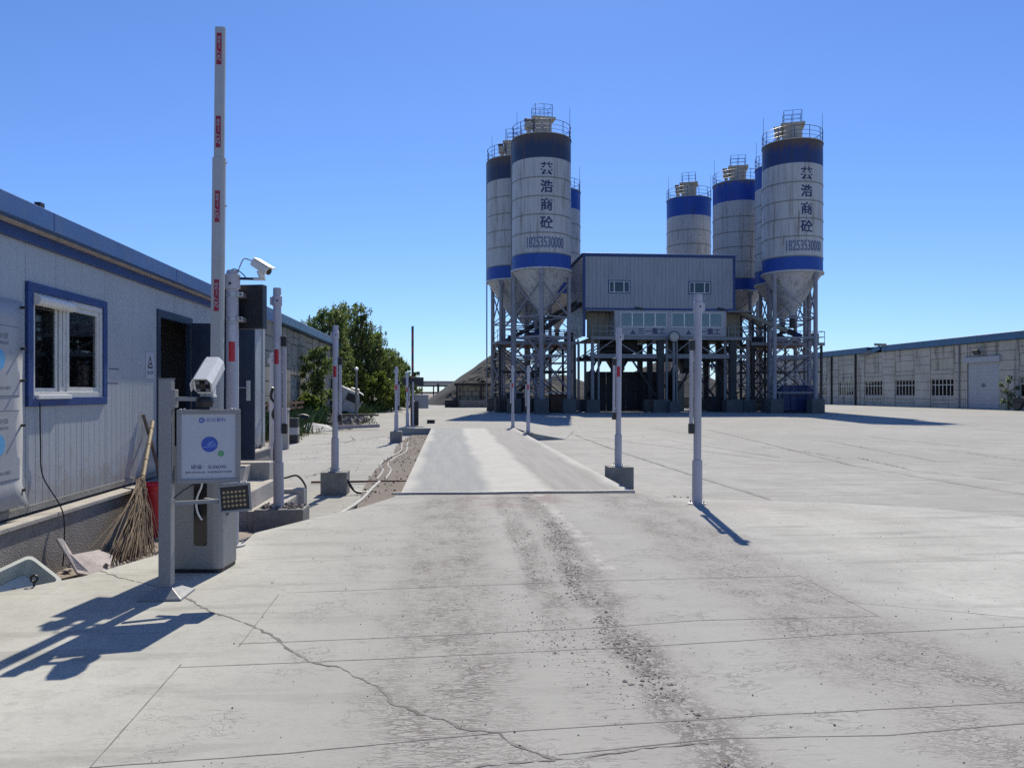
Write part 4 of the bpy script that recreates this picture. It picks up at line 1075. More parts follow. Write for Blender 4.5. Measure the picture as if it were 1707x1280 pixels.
tag(build('wall_hose', MB().hose([(WX + .15, 15.75, 1.55), (WX + .10, 15.8, 1.35), (WX + .2, 15.8, 1.2), (WX + .12, 15.85, 1.0), (WX + .2, 15.85, .8), (WX + .16, 15.85, .3), (WX + .16, 15.85, ZY)], .03, 8), 'cable', smooth=True), 'thick black hose hanging at the office corner', 'hose')

# conduits on the ground by the second post
for k, dx in enumerate((0, .17)):
    tag(build('conduit_pipe', MB().hose([(-1.55 + dx * 1.1 - .0, 26.6, ZY + .02), (-1.50 + dx, 25.2, ZY + .02), (-1.38 + dx, 22.5, ZY + .02), (-1.55 + dx, 20.3, ZY + .02), (-1.60 + dx, 18.5, ZY + .02), (-1.42 + dx, 17.0, ZY + .02), (-1.40 + dx, 15.3, ZY + .02)], .020, 8), 'conduit', smooth=True),
        ('left of the two' if k == 0 else 'right of the two') + ' white pipes running beside the weighbridge', 'pipe', 'white pipes along the weighbridge')
tag(build('conduit_pipe', MB().hose([(-1.30, 14.75, ZY + .03), (-1.34, 13.6, ZY + .03), (-1.36, 12.4, ZY + .03), (-1.45, 11.3, ZY + .03), (-1.62, 10.2, ZY + .03)], .03, 8), 'conduit', smooth=True), 'dirty pale pipe running past the square block toward the steps', 'pipe')
tag(build('conduit_pipe', MB().path([(-2.6, 14.9, ZY + .02), (-1.3, 14.85, ZY + .03), (-.75, 14.8, ZY + .03)], .02, 8), 'rust', smooth=True), 'dark crosswise pipe behind the square block', 'pipe')
tag(build('block_cable', MB().hose([(-1.72, 13.35, -.05), (-1.62, 13.3, -.2), (-1.5, 13.25, ZY + .02), (-1.3, 13.4, ZY + .03)], .022, 8), 'cable', smooth=True), 'short black hose curling from the square block to the pipe', 'hose')

# ================================================================== FAR BARRIER
fb = Thing('barrier_gate', 'far barrier gate with thin dark arm raised beside a dark cabinet', 'barrier', (-1.45, 33.6, 0))
fb.part('cabinet', MB().box(-1.62, -1.28, 33.4, 33.8, .02, 1.05), 'machine', bevel=.02)
fb.part('arm', MB().box(-1.60, -1.50, 33.9, 33.95, .8, 4.35), 'steel_dark')
for k in range(4): fb.part('arm_label', MB().box(-1.585, -1.515, 33.896, 33.899, 1.9 + k * .62, 2.2 + k * .62), 'dred')
fb.part('sign_box', MB().box(-1.45, -.85, 33.5, 33.56, .75, 1.35), 'grey_metal', bevel=.01)
dp = Thing('display_panel', 'small black display box on a post beside the far barrier', 'display', (-1.5, 33.2, 0))
dp.part('post', MB().tube((-1.50, 33.15, 0), (-1.50, 33.15, 1.9), .045, 12), 'white_post', smooth=True)
dp.part('case', MB().box(-1.95, -1.05, 33.22, 33.34, 1.75, 2.1), 'black_panel', bevel=.01)
tag(build('utility_box', MB().box(-.98, -.62, 36.0, 36.4, ZY, .14).box(-1.0, -.6, 35.98, 36.42, .14, .17), 'machine', bevel=.02), 'low dark box standing beyond the far barrier', 'box')

# ================================================================== OLD BUILDINGS (precast panels)
def warehouse(name, label, X, face, ybays, ztop, zs, ma, mb_, ywall, eave_h, extra=None, roof='roof_far', depth=14):
    """long precast hall; face=+1/-1 is the outward X direction; ybays = list of (y0, y1, kind)"""
    ylo, yhi = ywall
    t = Thing(name, label, 'building', (X, (ylo + yhi) / 2, ZY))
    xb = X - face * .16
    t.part('core_wall', MB().box(min(xb, xb - face * .2), max(xb, xb - face * .2), ylo, yhi, ZY - .3, ztop), 'ware_back')
    t.part('back_wall', MB().box(min(X - face * depth, X - face * (depth - .2)), max(X - face * depth, X - face * (depth - .2)), ylo, yhi, ZY - .3, ztop), ma)
    for y in (ylo, yhi - .2): t.part('gable_wall', MB().box(min(X - face * .4, X - face * (depth - .2)), max(X - face * .4, X - face * (depth - .2)), y, y + .2, ZY - .3, ztop + .6), ma)
    def panel(y0, y1, z0, z1, mat, proud=0.0, nm='wall_panel', par=None):
        x0, x1 = X - face * .158, X + face * (proud + random.uniform(-.006, .006))
        g = .022
        return t.part(nm, MB().box(min(x0, x1), max(x0, x1), y0 + g, y1 - g, z0 + g * .8, z1 - g * .8), mat, par, bevel=.012, seg=1)
    H = ztop - ZY
    for (y0, y1, kind) in ybays:
        if kind == 'pier':
            n = 7
            for k in range(n): panel(y0, y1, ZY + H * k / n - (.3 if k == 0 else 0), ZY + H * (k + 1) / n, ma, .05)
        elif kind == 'bay':
            n = 7
            for k in range(n): panel(y0, y1, ZY + H * k / n - (.3 if k == 0 else 0), ZY + H * (k + 1) / n, ma)
        elif kind == 'win':
            w0, w1 = zs['w0'], zs['w1']
            nsl = 3
            for k in range(nsl): panel(y0, y1, ZY + (w0 - ZY) * k / nsl - (.3 if k == 0 else 0), ZY + (w0 - ZY) * (k + 1) / nsl, ma, -.03)
            panel(y0, y1, w1, w1 + .55, ma, .03)
            panel(y0, y1, w1 + .55, zs['p1'] - 1.25, ma)
            panel(y0, y1, zs['p1'] - 1.25, zs['p1'], mb_, -.05)
            k2 = (ztop - zs['p1']) / 2
            panel(y0, y1, zs['p1'], zs['p1'] + k2, ma); panel(y0, y1, zs['p1'] + k2, ztop, ma)
            xf_ = X - face * .10
            fr = t.part('window', MB().box(min(xf_, xf_ - face * .05), max(xf_, xf_ - face * .05), y0 + .03, y1 - .03, w0, w0 + .06), 'alu')
            t.part('window_head', MB().box(min(xf_, xf_ - face * .05), max(xf_, xf_ - face * .05), y0 + .03, y1 - .03, w1 - .06, w1 - .005), 'alu', fr)
            nb_ = 6
            for k in range(nb_ + 1):
                y = y0 + .06 + (y1 - y0 - .12) * k / nb_
                t.part('window_bar', MB().box(min(xf_, xf_ - face * .05), max(xf_, xf_ - face * .05), y - .035, y + .035, w0 + .06, w1 - .06), 'alu', fr)
            zz = w0 + (w1 - w0) * .66
            t.part('transom', MB().box(min(xf_ + face * .004, xf_ - face * .045), max(xf_ + face * .004, xf_ - face * .045), y0 + .06, y1 - .06, zz - .035, zz + .035), 'alu', fr)
            t.part('pane', MB().box(min(xf_ - face * .052, xf_ - face * .056), max(xf_ - face * .052, xf_ - face * .056), y0 + .04, y1 - .04, w0 + .02, w1 - .02), 'glass_dark', fr)
        elif kind == 'door':
            dz = zs['dz']
            x0, x1 = X - face * .155, X - face * .06
            d = t.part('roller_door', MB().box(min(x0, x1), max(x0, x1), y0 + .02, y1 - .02, ZY, dz), 'roller', bevel=.01)
            k = 0; z = ZY + .1
            while z < dz - .4:
                t.part('door_slat', MB().box(min(x1, x1 + face * .015), max(x1, x1 + face * .015), y0 + .08, y1 - .08, z, z + .36), 'roller', d, bevel=.006, seg=1); z += .375
            t.part('roller_box', MB().box(min(X - face * .15, X + face * .28), max(X - face * .15, X + face * .28), y0 - .35, y1 + .35, dz + .005, dz + .62), 'roller', d, bevel=.03)
            t.part('door_emblem', MB().plate([(x1 + face * .018, (y0 + y1) / 2, (dz + ZY) / 2 + .32), (x1 + face * .018, (y0 + y1) / 2 - .42, (dz + ZY) / 2 + .05), (x1 + face * .018, (y0 + y1) / 2, (dz + ZY) / 2 - .24), (x1 + face * .018, (y0 + y1) / 2 + .42, (dz + ZY) / 2 + .05)], (face, 0, 0), .004), 'print_grey', d)
            for y in (y0 - .05, y1 + .0): t.part('door_guide', MB().box(min(X - face * .15, X + face * .03), max(X - face * .15, X + face * .03), y, y + .07, ZY, dz), 'steel', d)
            n = 3
            for k in range(n): panel(y0, y1, dz + .63 + (ztop - dz - .63) * k / n, dz + .63 + (ztop - dz - .63) * (k + 1) / n, ma)
    e0, e1 = X - face * .3, X + face * .38
    ro = t.part('roof', MB().plate([(X + face * .2, ylo - .2, ztop + eave_h * .8), (X + face * .2, yhi + .2, ztop + eave_h * .8), (X - face * depth / 2, yhi + .2, ztop + 1.35), (X - face * depth / 2, ylo - .2, ztop + 1.35)], (0, 0, 1), .08)
                .plate([(X - face * (depth + .2), ylo - .2, ztop + .2), (X - face * (depth + .2), yhi + .2, ztop + .2), (X - face * depth / 2, yhi + .2, ztop + 1.35), (X - face * depth / 2, ylo - .2, ztop + 1.35)], (0, 0, 1), .08), roof)
    return t, ro, (e0, e1)

XR = 55.3
def yr(px): return onX(px, 650, XR).y
wins = [(1397.6, 1422.6), (1441, 1471), (1492, 1525), (1551, 1590)]
bays = []
ycur = 150.0
seq = []
for a, b in wins: seq.append((yr(b), yr(a), 'win'))
seq.append((yr(1666), yr(1613), 'door'))
seq.append((yr(1745), yr(1699), 'win'))
seq.sort()
# fill the piers between openings (towards the far end the bays repeat)
full = []
prev = 58.0
for y0, y1, k in seq:
    w = y0 - prev
    if w > 4.2:
        full += [(prev, prev + w / 2, 'bay'), (prev + w / 2, y0, 'pier')]
    else: full.append((prev, y0, 'pier'))
    full.append((y0, y1, k)); prev = y1
y = prev
while y < 150:
    full += [(y, y + 3.2, 'pier'), (y + 3.2, y + 7.6, 'win')]; y += 7.6
full.append((y, y + 3, 'pier'))
rw, rro, (e0, e1) = warehouse('warehouse', 'long stained concrete-panel warehouse with blue eave at the right', XR, -1, full, 6.62, dict(w0=1.02, w1=2.95, p1=5.25, dz=4.55), 'ware_a', 'ware_b', (58, y + 3), .8)
# blue eave in lengths, one of them torn and hanging
ydam0, ydam1 = yr(1474), yr(1450)
yy = 57.8
k = 0
while yy < y + 3:
    y2 = yy + 9.0
    if yy < ydam0 < y2: y2 = ydam0
    if abs(yy - ydam0) < .01:
        rw.part('torn_eave', MB().bar((XR - .45, ydam0 + .2, 7.15), (XR - .55, ydam1 - .2, 6.55), .10, .55), 'roof_far', rro)
        rw.part('torn_eave', MB().bar((XR - .50, ydam0 + 1.4, 7.62), (XR - .45, ydam0 - 1.2, 7.42), .08, .30).bar((XR - .6, ydam0 + 2.2, 6.75), (XR - .5, ydam0 + 4.8, 6.35), .07, .4), 'ware_back', rro)
        yy = ydam1; continue
    rw.part('eave_length', MB().box(XR - .40, XR - .02, yy + .01, y2 - .01, 6.64, 7.40), 'roof_far', rro, bevel=.03, seg=1)
    yy = y2
for px, w in ((1601, .12), (1388, .22), (1428, .24)):
    yv = yr(px)
    rw.part('downpipe', MB().tube((XR - .17, yv, ZY), (XR - .17, yv, 6.6), w / 2 + .02, 10), 'netting' if w > .2 else 'steel', smooth=True)
# wall lamp above the door
yv = yr(1635)
wl = Thing('wall_lamp', 'dark square floodlight above the roller door of the right warehouse', 'lamp', (XR - .05, yv, 5.6))
wl.part('arm', MB().bar((XR - .05, yv, 5.55), (XR - .4, yv, 5.6), .06), 'steel_dark')
wl.part('head', MB().obox((XR - .5, yv, 5.62), .25, .85, .55, Matrix.Rotation(rad(-25), 3, 'Y')), 'steel_dark', bevel=.04)

XL = -9.0
def yl(px): return onX(px, 650, XL).y
fullL = []; y = 30.0
for k in range(6):
    fullL += [(y, y + 2.0, 'pier'), (y + 2.0, y + 4.6, 'win')]; y += 4.6
fullL.append((y, y + 2, 'pier'))
# centre one window where the photograph shows it
sh_ = yl(491) - (30 + 4.6 * 2 + 3.3)
fullL = [(a + sh_, b + sh_, k) for a, b, k in fullL]
lw, lro, _e = warehouse('old_hall', 'old grey concrete-panel hall behind the trees, left of the road', XL, 1, fullL, 5.05, dict(w0=.95, w1=2.45, p1=4.25, dz=3), 'ware_c', 'ware_c', (fullL[0][0], fullL[-1][1]), .5)
yy = fullL[0][0]
while yy < fullL[-1][1]:
    lw.part('eave_length', MB().box(XL + .02, XL + .42, yy + .01, yy + 5.99, 5.07, 5.56), 'roof_far', lro, bevel=.03, seg=1); yy += 6

# ================================================================== CEMENT SILOS
SR = 2.46
def arc_prof(cx, cy, r, z, n=44, a0=0, a1=2 * PI): return [(cx + r * math.cos(a0 + (a1 - a0) * i / n), cy + r * math.sin(a0 + (a1 - a0) * i / n), z) for i in range(n + 1)]
def silo(cx, cy, legrot, label, text=False, filt=0.0, top='silo_blue', R_=SR):
    t = Thing('cement_silo', label, 'silo', (cx, cy, ZY), 'tall cement silos of the plant')
    c = (cx, cy, 0)
    N = 56
    def shell(nm, z0, z1, mat, r=R_): return t.part(nm, MB().lathe([(r, z0), (r, z1)], N, c, close=False), mat, smooth=True)
    shell('blue_band', 11.60, 12.72, 'silo_blue')
    for z0, z1 in ((12.72, 14.35), (14.35, 15.82), (15.82, 17.30), (17.30, 18.82), (18.82, 20.40)): shell('shell_course', z0, z1, 'silo_white')
    shell('top_band', 20.40, 22.40, top)
    for z in (12.72, 14.35, 15.82, 17.30, 18.82):
        t.part('seam_ring', MB().lathe([(R_ + .001, z - .045), (R_ + .035, z - .03), (R_ + .035, z + .03), (R_ + .001, z + .045)], N, c, close=False), 'silo_seam', smooth=False)
    t.part('skirt_ring', MB().lathe([(R_, 11.60), (R_ + .10, 11.58), (R_ + .10, 11.42), (R_ - .05, 11.40)], N, c, close=False), 'silo_white', smooth=True)
    t.part('cone', MB().lathe([(R_ - .04, 11.45), (.28, 8.25), (.28, 7.95)], N, c, close=False), 'silo_white', smooth=True)
    t.part('outlet_valve', MB().lathe([(.36, 7.96), (.36, 7.82), (.24, 7.8), (.24, 7.1), (.34, 7.08), (.34, 6.95)], 16, c), 'steel_dark', smooth=True)
    t.part('roof_deck', MB().lathe([(R_ + .05, 22.36), (R_ + .05, 22.44), (R_ * .5, 22.62), (0, 22.7)], N, c, close=False), 'silo_beige', smooth=True)
    # handrail
    hr = MB()
    for z, r in ((23.50, .025), (23.10, .018), (22.75, .018)):
        hr.path(arc_prof(cx, cy, R_ - .02, z, 40), r, 5)
    rail = t.part('handrail', hr, 'blue_trim')
    for k in range(12):
        a = 2 * PI * (k + .3) / 12
        t.part('rail_post', MB().tube((cx + (R_ - .02) * math.cos(a), cy + (R_ - .02) * math.sin(a), 22.40), (cx + (R_ - .02) * math.cos(a), cy + (R_ - .02) * math.sin(a), 23.5), .028, 6), 'blue_trim', rail)
    # dust filter and cage
    M = Matrix.Translation((cx + .05, cy + .1, 22.6)) @ Matrix.Rotation(filt, 4, 'Z')
    df_ = t.part('dust_filter', MB().lathe([(.82, 0), (.82, 1.40), (.88, 1.41), (.88, 1.50)], 20).xf(M), 'silo_beige', smooth=True)
    t.part('filter_cap', MB().box(-.98, .98, -.85, .85, 1.505, 1.74).xf(M), 'silo_beige', df_, bevel=.05)
    t.part('fan_box', MB().box(-1.45, -.83, -.3, .35, 1.15, 1.75).tube((-1.15, -.31, 1.45), (-1.15, -.42, 1.45), .28, 14).box(-1.3, -1.0, -.2, .2, .7, 1.15).xf(M @ Matrix.Translation((0, 0, -.35))), 'silo_beige', df_, bevel=.03, seg=1)
    t.part('fan_motor', MB().tube((-1.5, 0, 1.9), (-1.05, 0, 1.9), .16, 12).xf(M @ Matrix.Translation((0, 0, -.35))), 'steel_dark', df_, smooth=True)
    cg = MB()
    for x in (-.72, 0, .72):
        for y in (-.65, .65): cg.tube((x, y, 2.1), (x, y, 3.15), .022, 5)
    for z in (2.45, 2.8, 3.15):
        cg.path([(-.72, -.65, z), (.72, -.65, z), (.72, .65, z), (-.72, .65, z), (-.72, -.65, z)], .018, 5)
    t.part('filter_cage', cg.xf(M @ Matrix.Translation((0, 0, -.36))), 'blue_trim', df_)
    for a, h in ((2.5, 3.0), (-.35, 2.7)):
        t.part('lightning_rod', MB().tube((cx + (R_ - .05) * math.cos(a), cy + (R_ - .05) * math.sin(a), 22.45), (cx + (R_ - .05) * math.cos(a), cy + (R_ - .05) * math.sin(a), 22.4 + h), .03, 5, .012), 'steel_dark')
    # fill pipe down the side
    a = PI * .1 if cx > 18 else PI * .9
    px_, py_ = cx + (R_ + .12) * math.cos(a), cy + (R_ + .12) * math.sin(a)
    t.part('fill_pipe', MB().tube((px_, py_, .6), (px_, py_, 22.6), .06, 8), 'leg', smooth=True)
    # legs and bracing
    lr = R_ - .17; P = []
    for k in range(4):
        a = legrot + k * PI / 2; P.append(Vector((cx + lr * math.cos(a), cy + lr * math.sin(a), 0)))
    for p_ in P:
        t.part('leg', MB().tube((p_.x, p_.y, .9), (p_.x, p_.y, 11.6), .175, 14), 'leg', smooth=True)
        t.part('pedestal', MB().box(p_.x - .55, p_.x + .55, p_.y - .55, p_.y + .55, ZY - .1, .92), 'pedestal', bevel=.04, seg=1)
        t.part('leg_head', MB().box(p_.x - .22, p_.x + .22, p_.y - .22, p_.y + .22, 11.0, 11.42), 'leg', bevel=.03, seg=1)
    for k in range(4):
        A, B = P[k], P[(k + 1) % 4]
        def pt(q, z): return Vector((q.x, q.y, z))
        mid = (A + B) / 2
        for z, w in ((7.7, .11), (6.0, .17), (4.5, .11), (1.45, .09)): t.part('tie_beam', MB().bar(pt(A, z), pt(B, z), w), 'leg')
        for a, b in ((pt(A, 10.6), pt(B, 7.8)), (pt(B, 10.6) , pt(A, 7.8)), (pt(A, 4.55), pt(mid, 5.9)), (pt(B, 4.55), pt(mid, 5.9)), (pt(A, 4.4), pt(B, 1.6)), (pt(B, 4.4), pt(A, 1.6))):
            t.part('brace', MB().bar(a, b, .10, .08), 'leg')
    if text:
        def wrap(u, v):
            th = -PI / 2 + u / R_
            rr_ = R_ + .012 + .004 * math.sin(u * 37.0 + v * 53.0) ** 2
            return (cx + rr_ * math.cos(th), cy + rr_ * math.sin(th), v)
        for ch, z in zip('芸浩商砼', (19.42, 17.98, 16.52, 15.06)):
            text_part(t, 'painted_character', ch, 'print_navy', lambda u, v, z=z: wrap(u + .12, v + z), bold=2, step=.04)
        text_part(t, 'painted_number', 'phone', 'print_pale2', lambda u, v: wrap(u + .02, v + 13.52), bold=2, step=.03)
    return t
MT['print_pale2'] = paint('faded_number_paint', (.12, .15, .26), .6, var=.15, scale=2)
silo(7.80, 63.9, rad(-97), 'lettered silo at the front of the left group with rusty dark top', True, .15, 'silo_top_worn')
silo(6.02, 70.1, rad(-125), 'silo just behind and left of the left lettered silo', False, -.2, 'silo_top_worn')
silo(7.80, 75.8, rad(-97), 'silo standing hidden behind the left pair of silos', False, .1)
silo(11.45, 80.3, rad(-60), 'rearmost silo of the left group, only its right edge showing', False, .3)
silo(29.35, 63.5, rad(-62), 'lettered silo at the front of the right group with brown streaked top', True, -.35, 'silo_top_rust')
silo(31.35, 69.9, rad(-55), 'silo peeping out narrowly behind the right lettered silo', False, -.3)
silo(29.35, 75.9, rad(-80), 'middle silo of the right group, just right of the plant building', False, -.3, 'silo_top_dusty')
silo(26.30, 82.3, rad(-90), 'leftmost rear silo of the right group rising above the plant roof', False, -.35, R_=2.38)

# ================================================================== MIXING PLANT
FY = 66.0
pl = Thing('mixing_plant', 'concrete mixing plant building with white cladding and control room on steel columns', 'building', (18.5, FY + 3, ZY))
X0, X1, ZA, ZC = 11.7, 25.28, 8.76, 13.42
YB = 74.5
# clad upper storey (front in cladding sheets, with window openings)
def clad(y, x0, x1, z0, z1, n):
    for k in range(n):
        a, b = x0 + (x1 - x0) * k / n, x0 + (x1 - x0) * (k + 1) / n
        m = MB(); prof = []
        nr = max(2, int((b - a) / .32))
        prof.append((a + .004, .02)); prof.append((a + .012, 0))
        for i in range(1, nr):
            q = a + (b - a) * i / nr; prof += [(q - .03, 0), (q - .015, .018), (q + .015, .018), (q + .03, 0)]
        prof += [(b - .012, 0), (b - .004, .02)]
        n_ = len(prof)
        m.v = [(x, y + d, z0) for x, d in prof] + [(x, y + d, z1) for x, d in prof]
        m.f = [(i, i + 1, n_ + i + 1, n_ + i) for i in range(n_ - 1)]
        pl.part('cladding_sheet', m, 'plant_wall')
W1, W2 = (13.92, 15.88), (21.08, 23.09); WZ = (10.08, 11.22)
clad(FY, X0 + .12, W1[0], ZA, ZC - .12, 2)
clad(FY, W1[1], W2[0], ZA, ZC - .12, 5)
clad(FY, W2[1], X1 - .12, ZA, ZC - .12, 2)
for w in (W1, W2):
    clad(FY, w[0], w[1], ZA, WZ[0], 1); clad(FY, w[0], w[1], WZ[1], ZC - .12, 1)
pl.part('side_wall', MB().box(X0 + .02, X0 + .12, FY + .05, YB, ZA - 2.4, ZC - .1), 'plant_wall')
pl.part('side_wall', MB().box(X1 - .12, X1 - .02, FY + .05, YB, ZA, ZC - .1), 'plant_wall')
pl.part('back_wall', MB().box(X0 + .12, X1 - .12, YB - .1, YB, ZA, ZC - .1), 'plant_wall')
pl.part('upper_floor', MB().box(X0 + .12, X1 - .12, FY + .1, YB - .1, ZA - .2, ZA - .03), 'machine')
pl.part('roof', MB().box(X0 - .12, X1 + .12, FY - .15, YB + .2, ZC, ZC + .14), 'blue_roof', bevel=.03)
for a, b, c_, d in ((X0 - .02, X0 + .2, ZA, ZC), (X1 - .2, X1 + .02, ZA, ZC)): pl.part('corner_trim', MB().box(a, b, FY - .05, FY + .16, c_, d - .13), 'blue_trim', bevel=.02, seg=1)
pl.part('corner_trim', MB().box(X0 - .02, X0 + .2, FY - .05, FY + .16, 6.3, ZA - .1), 'blue_trim', bevel=.02, seg=1)
pl.part('eave_trim', MB().box(X0 - .02, X1 + .02, FY - .06, FY + .0, ZC - .14, ZC - .005), 'blue_trim')
pl.part('base_trim', MB().box(X0 - .02, X1 + .02, FY - .08, FY + .12, ZA - .12, ZA + .04), 'blue_trim')
pl.part('inner_lining', MB().box(X0 + .2, X1 - .2, FY + 1.6, FY + 1.7, ZA, ZC - .12), 'room_dark')
for w in (W1, W2):
    def fxz(x0, x1, z0, z1, t, y0, y1): return MB().box(x0, x1, y0, y1, z1 - t, z1).box(x0, x1, y0, y1, z0, z0 + t).box(x0, x0 + t, y0, y1, z0 + t, z1 - t).box(x1 - t, x1, y0, y1, z0 + t, z1 - t)
    wd = pl.part('window', fxz(w[0], w[1], WZ[0], WZ[1], .07, FY - .05, FY + .06), 'blue_trim')
    pl.part('sash', fxz(w[0] + .07, w[1] - .07, WZ[0] + .07, WZ[1] - .07, .06, FY - .02, FY + .03).box(w[0] + .48, w[0] + .56, FY - .02, FY + .03, WZ[0] + .13, WZ[1] - .13).box(w[1] - .62, w[1] - .54, FY - .02, FY + .03, WZ[0] + .13, WZ[1] - .13), 'alu', wd)
    pl.part('pane', MB().box(w[0] + .1, w[1] - .1, FY + .005, FY + .015, WZ[0] + .1, WZ[1] - .1), 'glass_dark', wd)
for x in (16.6, 24.0): pl.part('roof_flashing', MB().obox((x, FY - .15, ZA + .02), .7, .12, .14, Matrix.Rotation(.2, 3, 'Y')), 'black')
# control room
CX0, CX1, CZ0, CZ1 = 14.42, 24.40, 6.34, 8.60
cr = pl.part('control_room', MB().box(CX0, CX1, FY - .22, FY - .02, CZ0, 7.15).box(CX0, CX1, FY - .22, FY - .02, 8.42, CZ1).box(CX0, CX0 + .55, FY - .22, FY - .02, 7.15, 8.42).box(CX1 - .35, CX1, FY - .22, FY - .02, 7.15, 8.42).box(19.05, 19.5, FY - .22, FY - .02, 7.15, 8.42), 'plant_wall2')
pl.part('cabin_side', MB().box(CX0, CX0 + .1, FY - .02, FY + 4, CZ0, CZ1), 'plant_wall2', cr)
pl.part('cabin_side', MB().box(CX1 - .1, CX1, FY - .02, FY + 4, CZ0, CZ1), 'plant_wall2', cr)
pl.part('cabin_floor', MB().box(CX0 + .1, CX1 - .1, FY - .02, FY + 4, CZ0 - .1, CZ0 + .02), 'machine', cr)
pl.part('cabin_back', MB().box(CX0 + .1, CX1 - .1, FY + 3.9, FY + 4, CZ0, CZ1), 'room_dark', cr)
spans = [(14.97 + i * 1.02, 14.97 + (i + 1) * 1.02) for i in range(4)] + [(19.5 + i * 1.1375, 19.5 + (i + 1) * 1.1375) for i in range(4)]
for i, (a, b) in enumerate(spans):
    wd = pl.part('window', fxz(a, b, 7.15, 8.42, .055, FY - .20, FY - .1), 'alu', cr)
    pl.part('blind', MB().box(a + .055, b - .055, FY - .12, FY - .11, 7.205 + (.06 if i % 3 else .0), 8.365), 'blind', cr)
    pl.part('pane', MB().box(a + .055, b - .055, FY - .16, FY - .15, 7.205, 8.365), 'glass', cr)
for xc in (16.05, 22.0 - 1.0):
    def star(u, v): return (xc + u, FY - .226, 6.72 + v)
    for k in range(3):
        a = PI / 2 + k * 2 * PI / 3
        tip = (.24 * math.cos(a), .24 * math.sin(a)); l = (.085 * math.cos(a + 1.05), .085 * math.sin(a + 1.05)); r_ = (.085 * math.cos(a - 1.05), .085 * math.sin(a - 1.05))
        pl.part('emblem_blade', MB().add([star(*tip), star(*l), star(0, 0), star(*r_)], [(0, 1, 2, 3)]), 'print_navy', cr)
    pl.part('emblem_base', MB().add([star(-.26, -.20), star(.26, -.20), star(.20, -.12), star(-.20, -.12)], [(0, 1, 2, 3)]), 'print_navy', cr)
    text_part(pl, 'lettering', 'sany', 'print_navy', lambda u, v, xc=xc: (xc + 1.65 + u, FY - .226 - .004 * math.sin(u * 41 + v * 57) ** 2, 6.74 + v), cr, bold=2, step=.025)
# platform with balconies at both ends
pl.part('platform', MB().box(12.3, 26.5, FY - .5, FY + 7, 6.12, 6.22), 'steel_dark')
pl.part('platform_beam', MB().box(12.3, 26.5, FY - .56, FY - .45, 6.02, 6.30), 'steel')
for x0, x1 in ((12.45, 14.3), (24.5, 26.4)):
    rl = MB()
    for z in (6.75, 7.2): rl.bar((x0, FY - .48, z), (x1, FY - .48, z), .05)
    rr = pl.part('balcony_rail', rl, 'steel')
    for k in range(4): 
        x = x0 + (x1 - x0) * k / 3
        pl.part('rail_post', MB().box(x - .025, x + .025, FY - .51, FY - .46, 6.3, 7.2), 'steel', rr)
pl.part('side_panel', MB().box(12.3, 14.3, FY + 1.5, FY + 1.55, 6.3, 8.6), 'bunker')
pl.part('side_panel', MB().box(24.6, 26.3, FY + 1.5, FY + 1.55, 6.3, 8.6), 'bunker')
pl.part('canopy', MB().box(11.9, 14.4, FY - .45, FY + 1.4, 8.5, 8.6), 'steel')
pl.part('canopy', MB().box(24.45, 27.0, FY - .45, FY + 1.4, 8.5, 8.6), 'steel')
# columns, trusses, braces
colx = [12.5, 18.5, 25.0, 26.4]
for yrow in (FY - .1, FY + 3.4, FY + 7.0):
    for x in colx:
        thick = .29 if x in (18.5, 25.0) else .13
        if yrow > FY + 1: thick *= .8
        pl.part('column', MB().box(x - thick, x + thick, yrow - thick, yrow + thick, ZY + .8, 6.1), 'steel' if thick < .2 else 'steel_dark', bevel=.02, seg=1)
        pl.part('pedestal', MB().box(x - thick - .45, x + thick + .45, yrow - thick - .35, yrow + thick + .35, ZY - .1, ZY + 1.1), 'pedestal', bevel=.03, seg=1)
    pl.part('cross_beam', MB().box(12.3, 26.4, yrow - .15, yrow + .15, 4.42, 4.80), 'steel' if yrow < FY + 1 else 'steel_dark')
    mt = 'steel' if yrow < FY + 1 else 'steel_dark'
    xsb = [12.6, 14.4, 16.4, 18.1, 19.7, 21.3, 23.2, 25.0, 26.3]
    for i in range(len(xsb) - 1):
        a, b = (xsb[i], xsb[i + 1]) if i % 2 == 0 else (xsb[i + 1], xsb[i])
        pl.part('truss_brace', MB().bar((a, yrow - .1, 4.8), (b, yrow - .1, 6.05), .10), mt)
for (a, b) in (((16.2, FY + 1.2, 4.5), (18.4, FY + .2, .9)), ((25.0, FY + .5, 1.0), (23.4, FY + 1.0, 4.5)), ((12.7, FY + 2, 3.3), (14.2, FY + 2.0, 6.0)), ((21.0, FY + 3.4, 4.4), (19.4, FY + 3.4, 1.0)), ((22.0, FY + 3.4, 4.4), (24.6, FY + 3.4, 1.0)), ((20.5, FY + 2, 1.2), (22.3, FY + 2, 4.4)), ((14.0, FY + 3.4, 4.4), (12.6, FY + 3.4, 1.0))):
    pl.part('brace', MB().bar(a, b, .16), 'steel_dark')
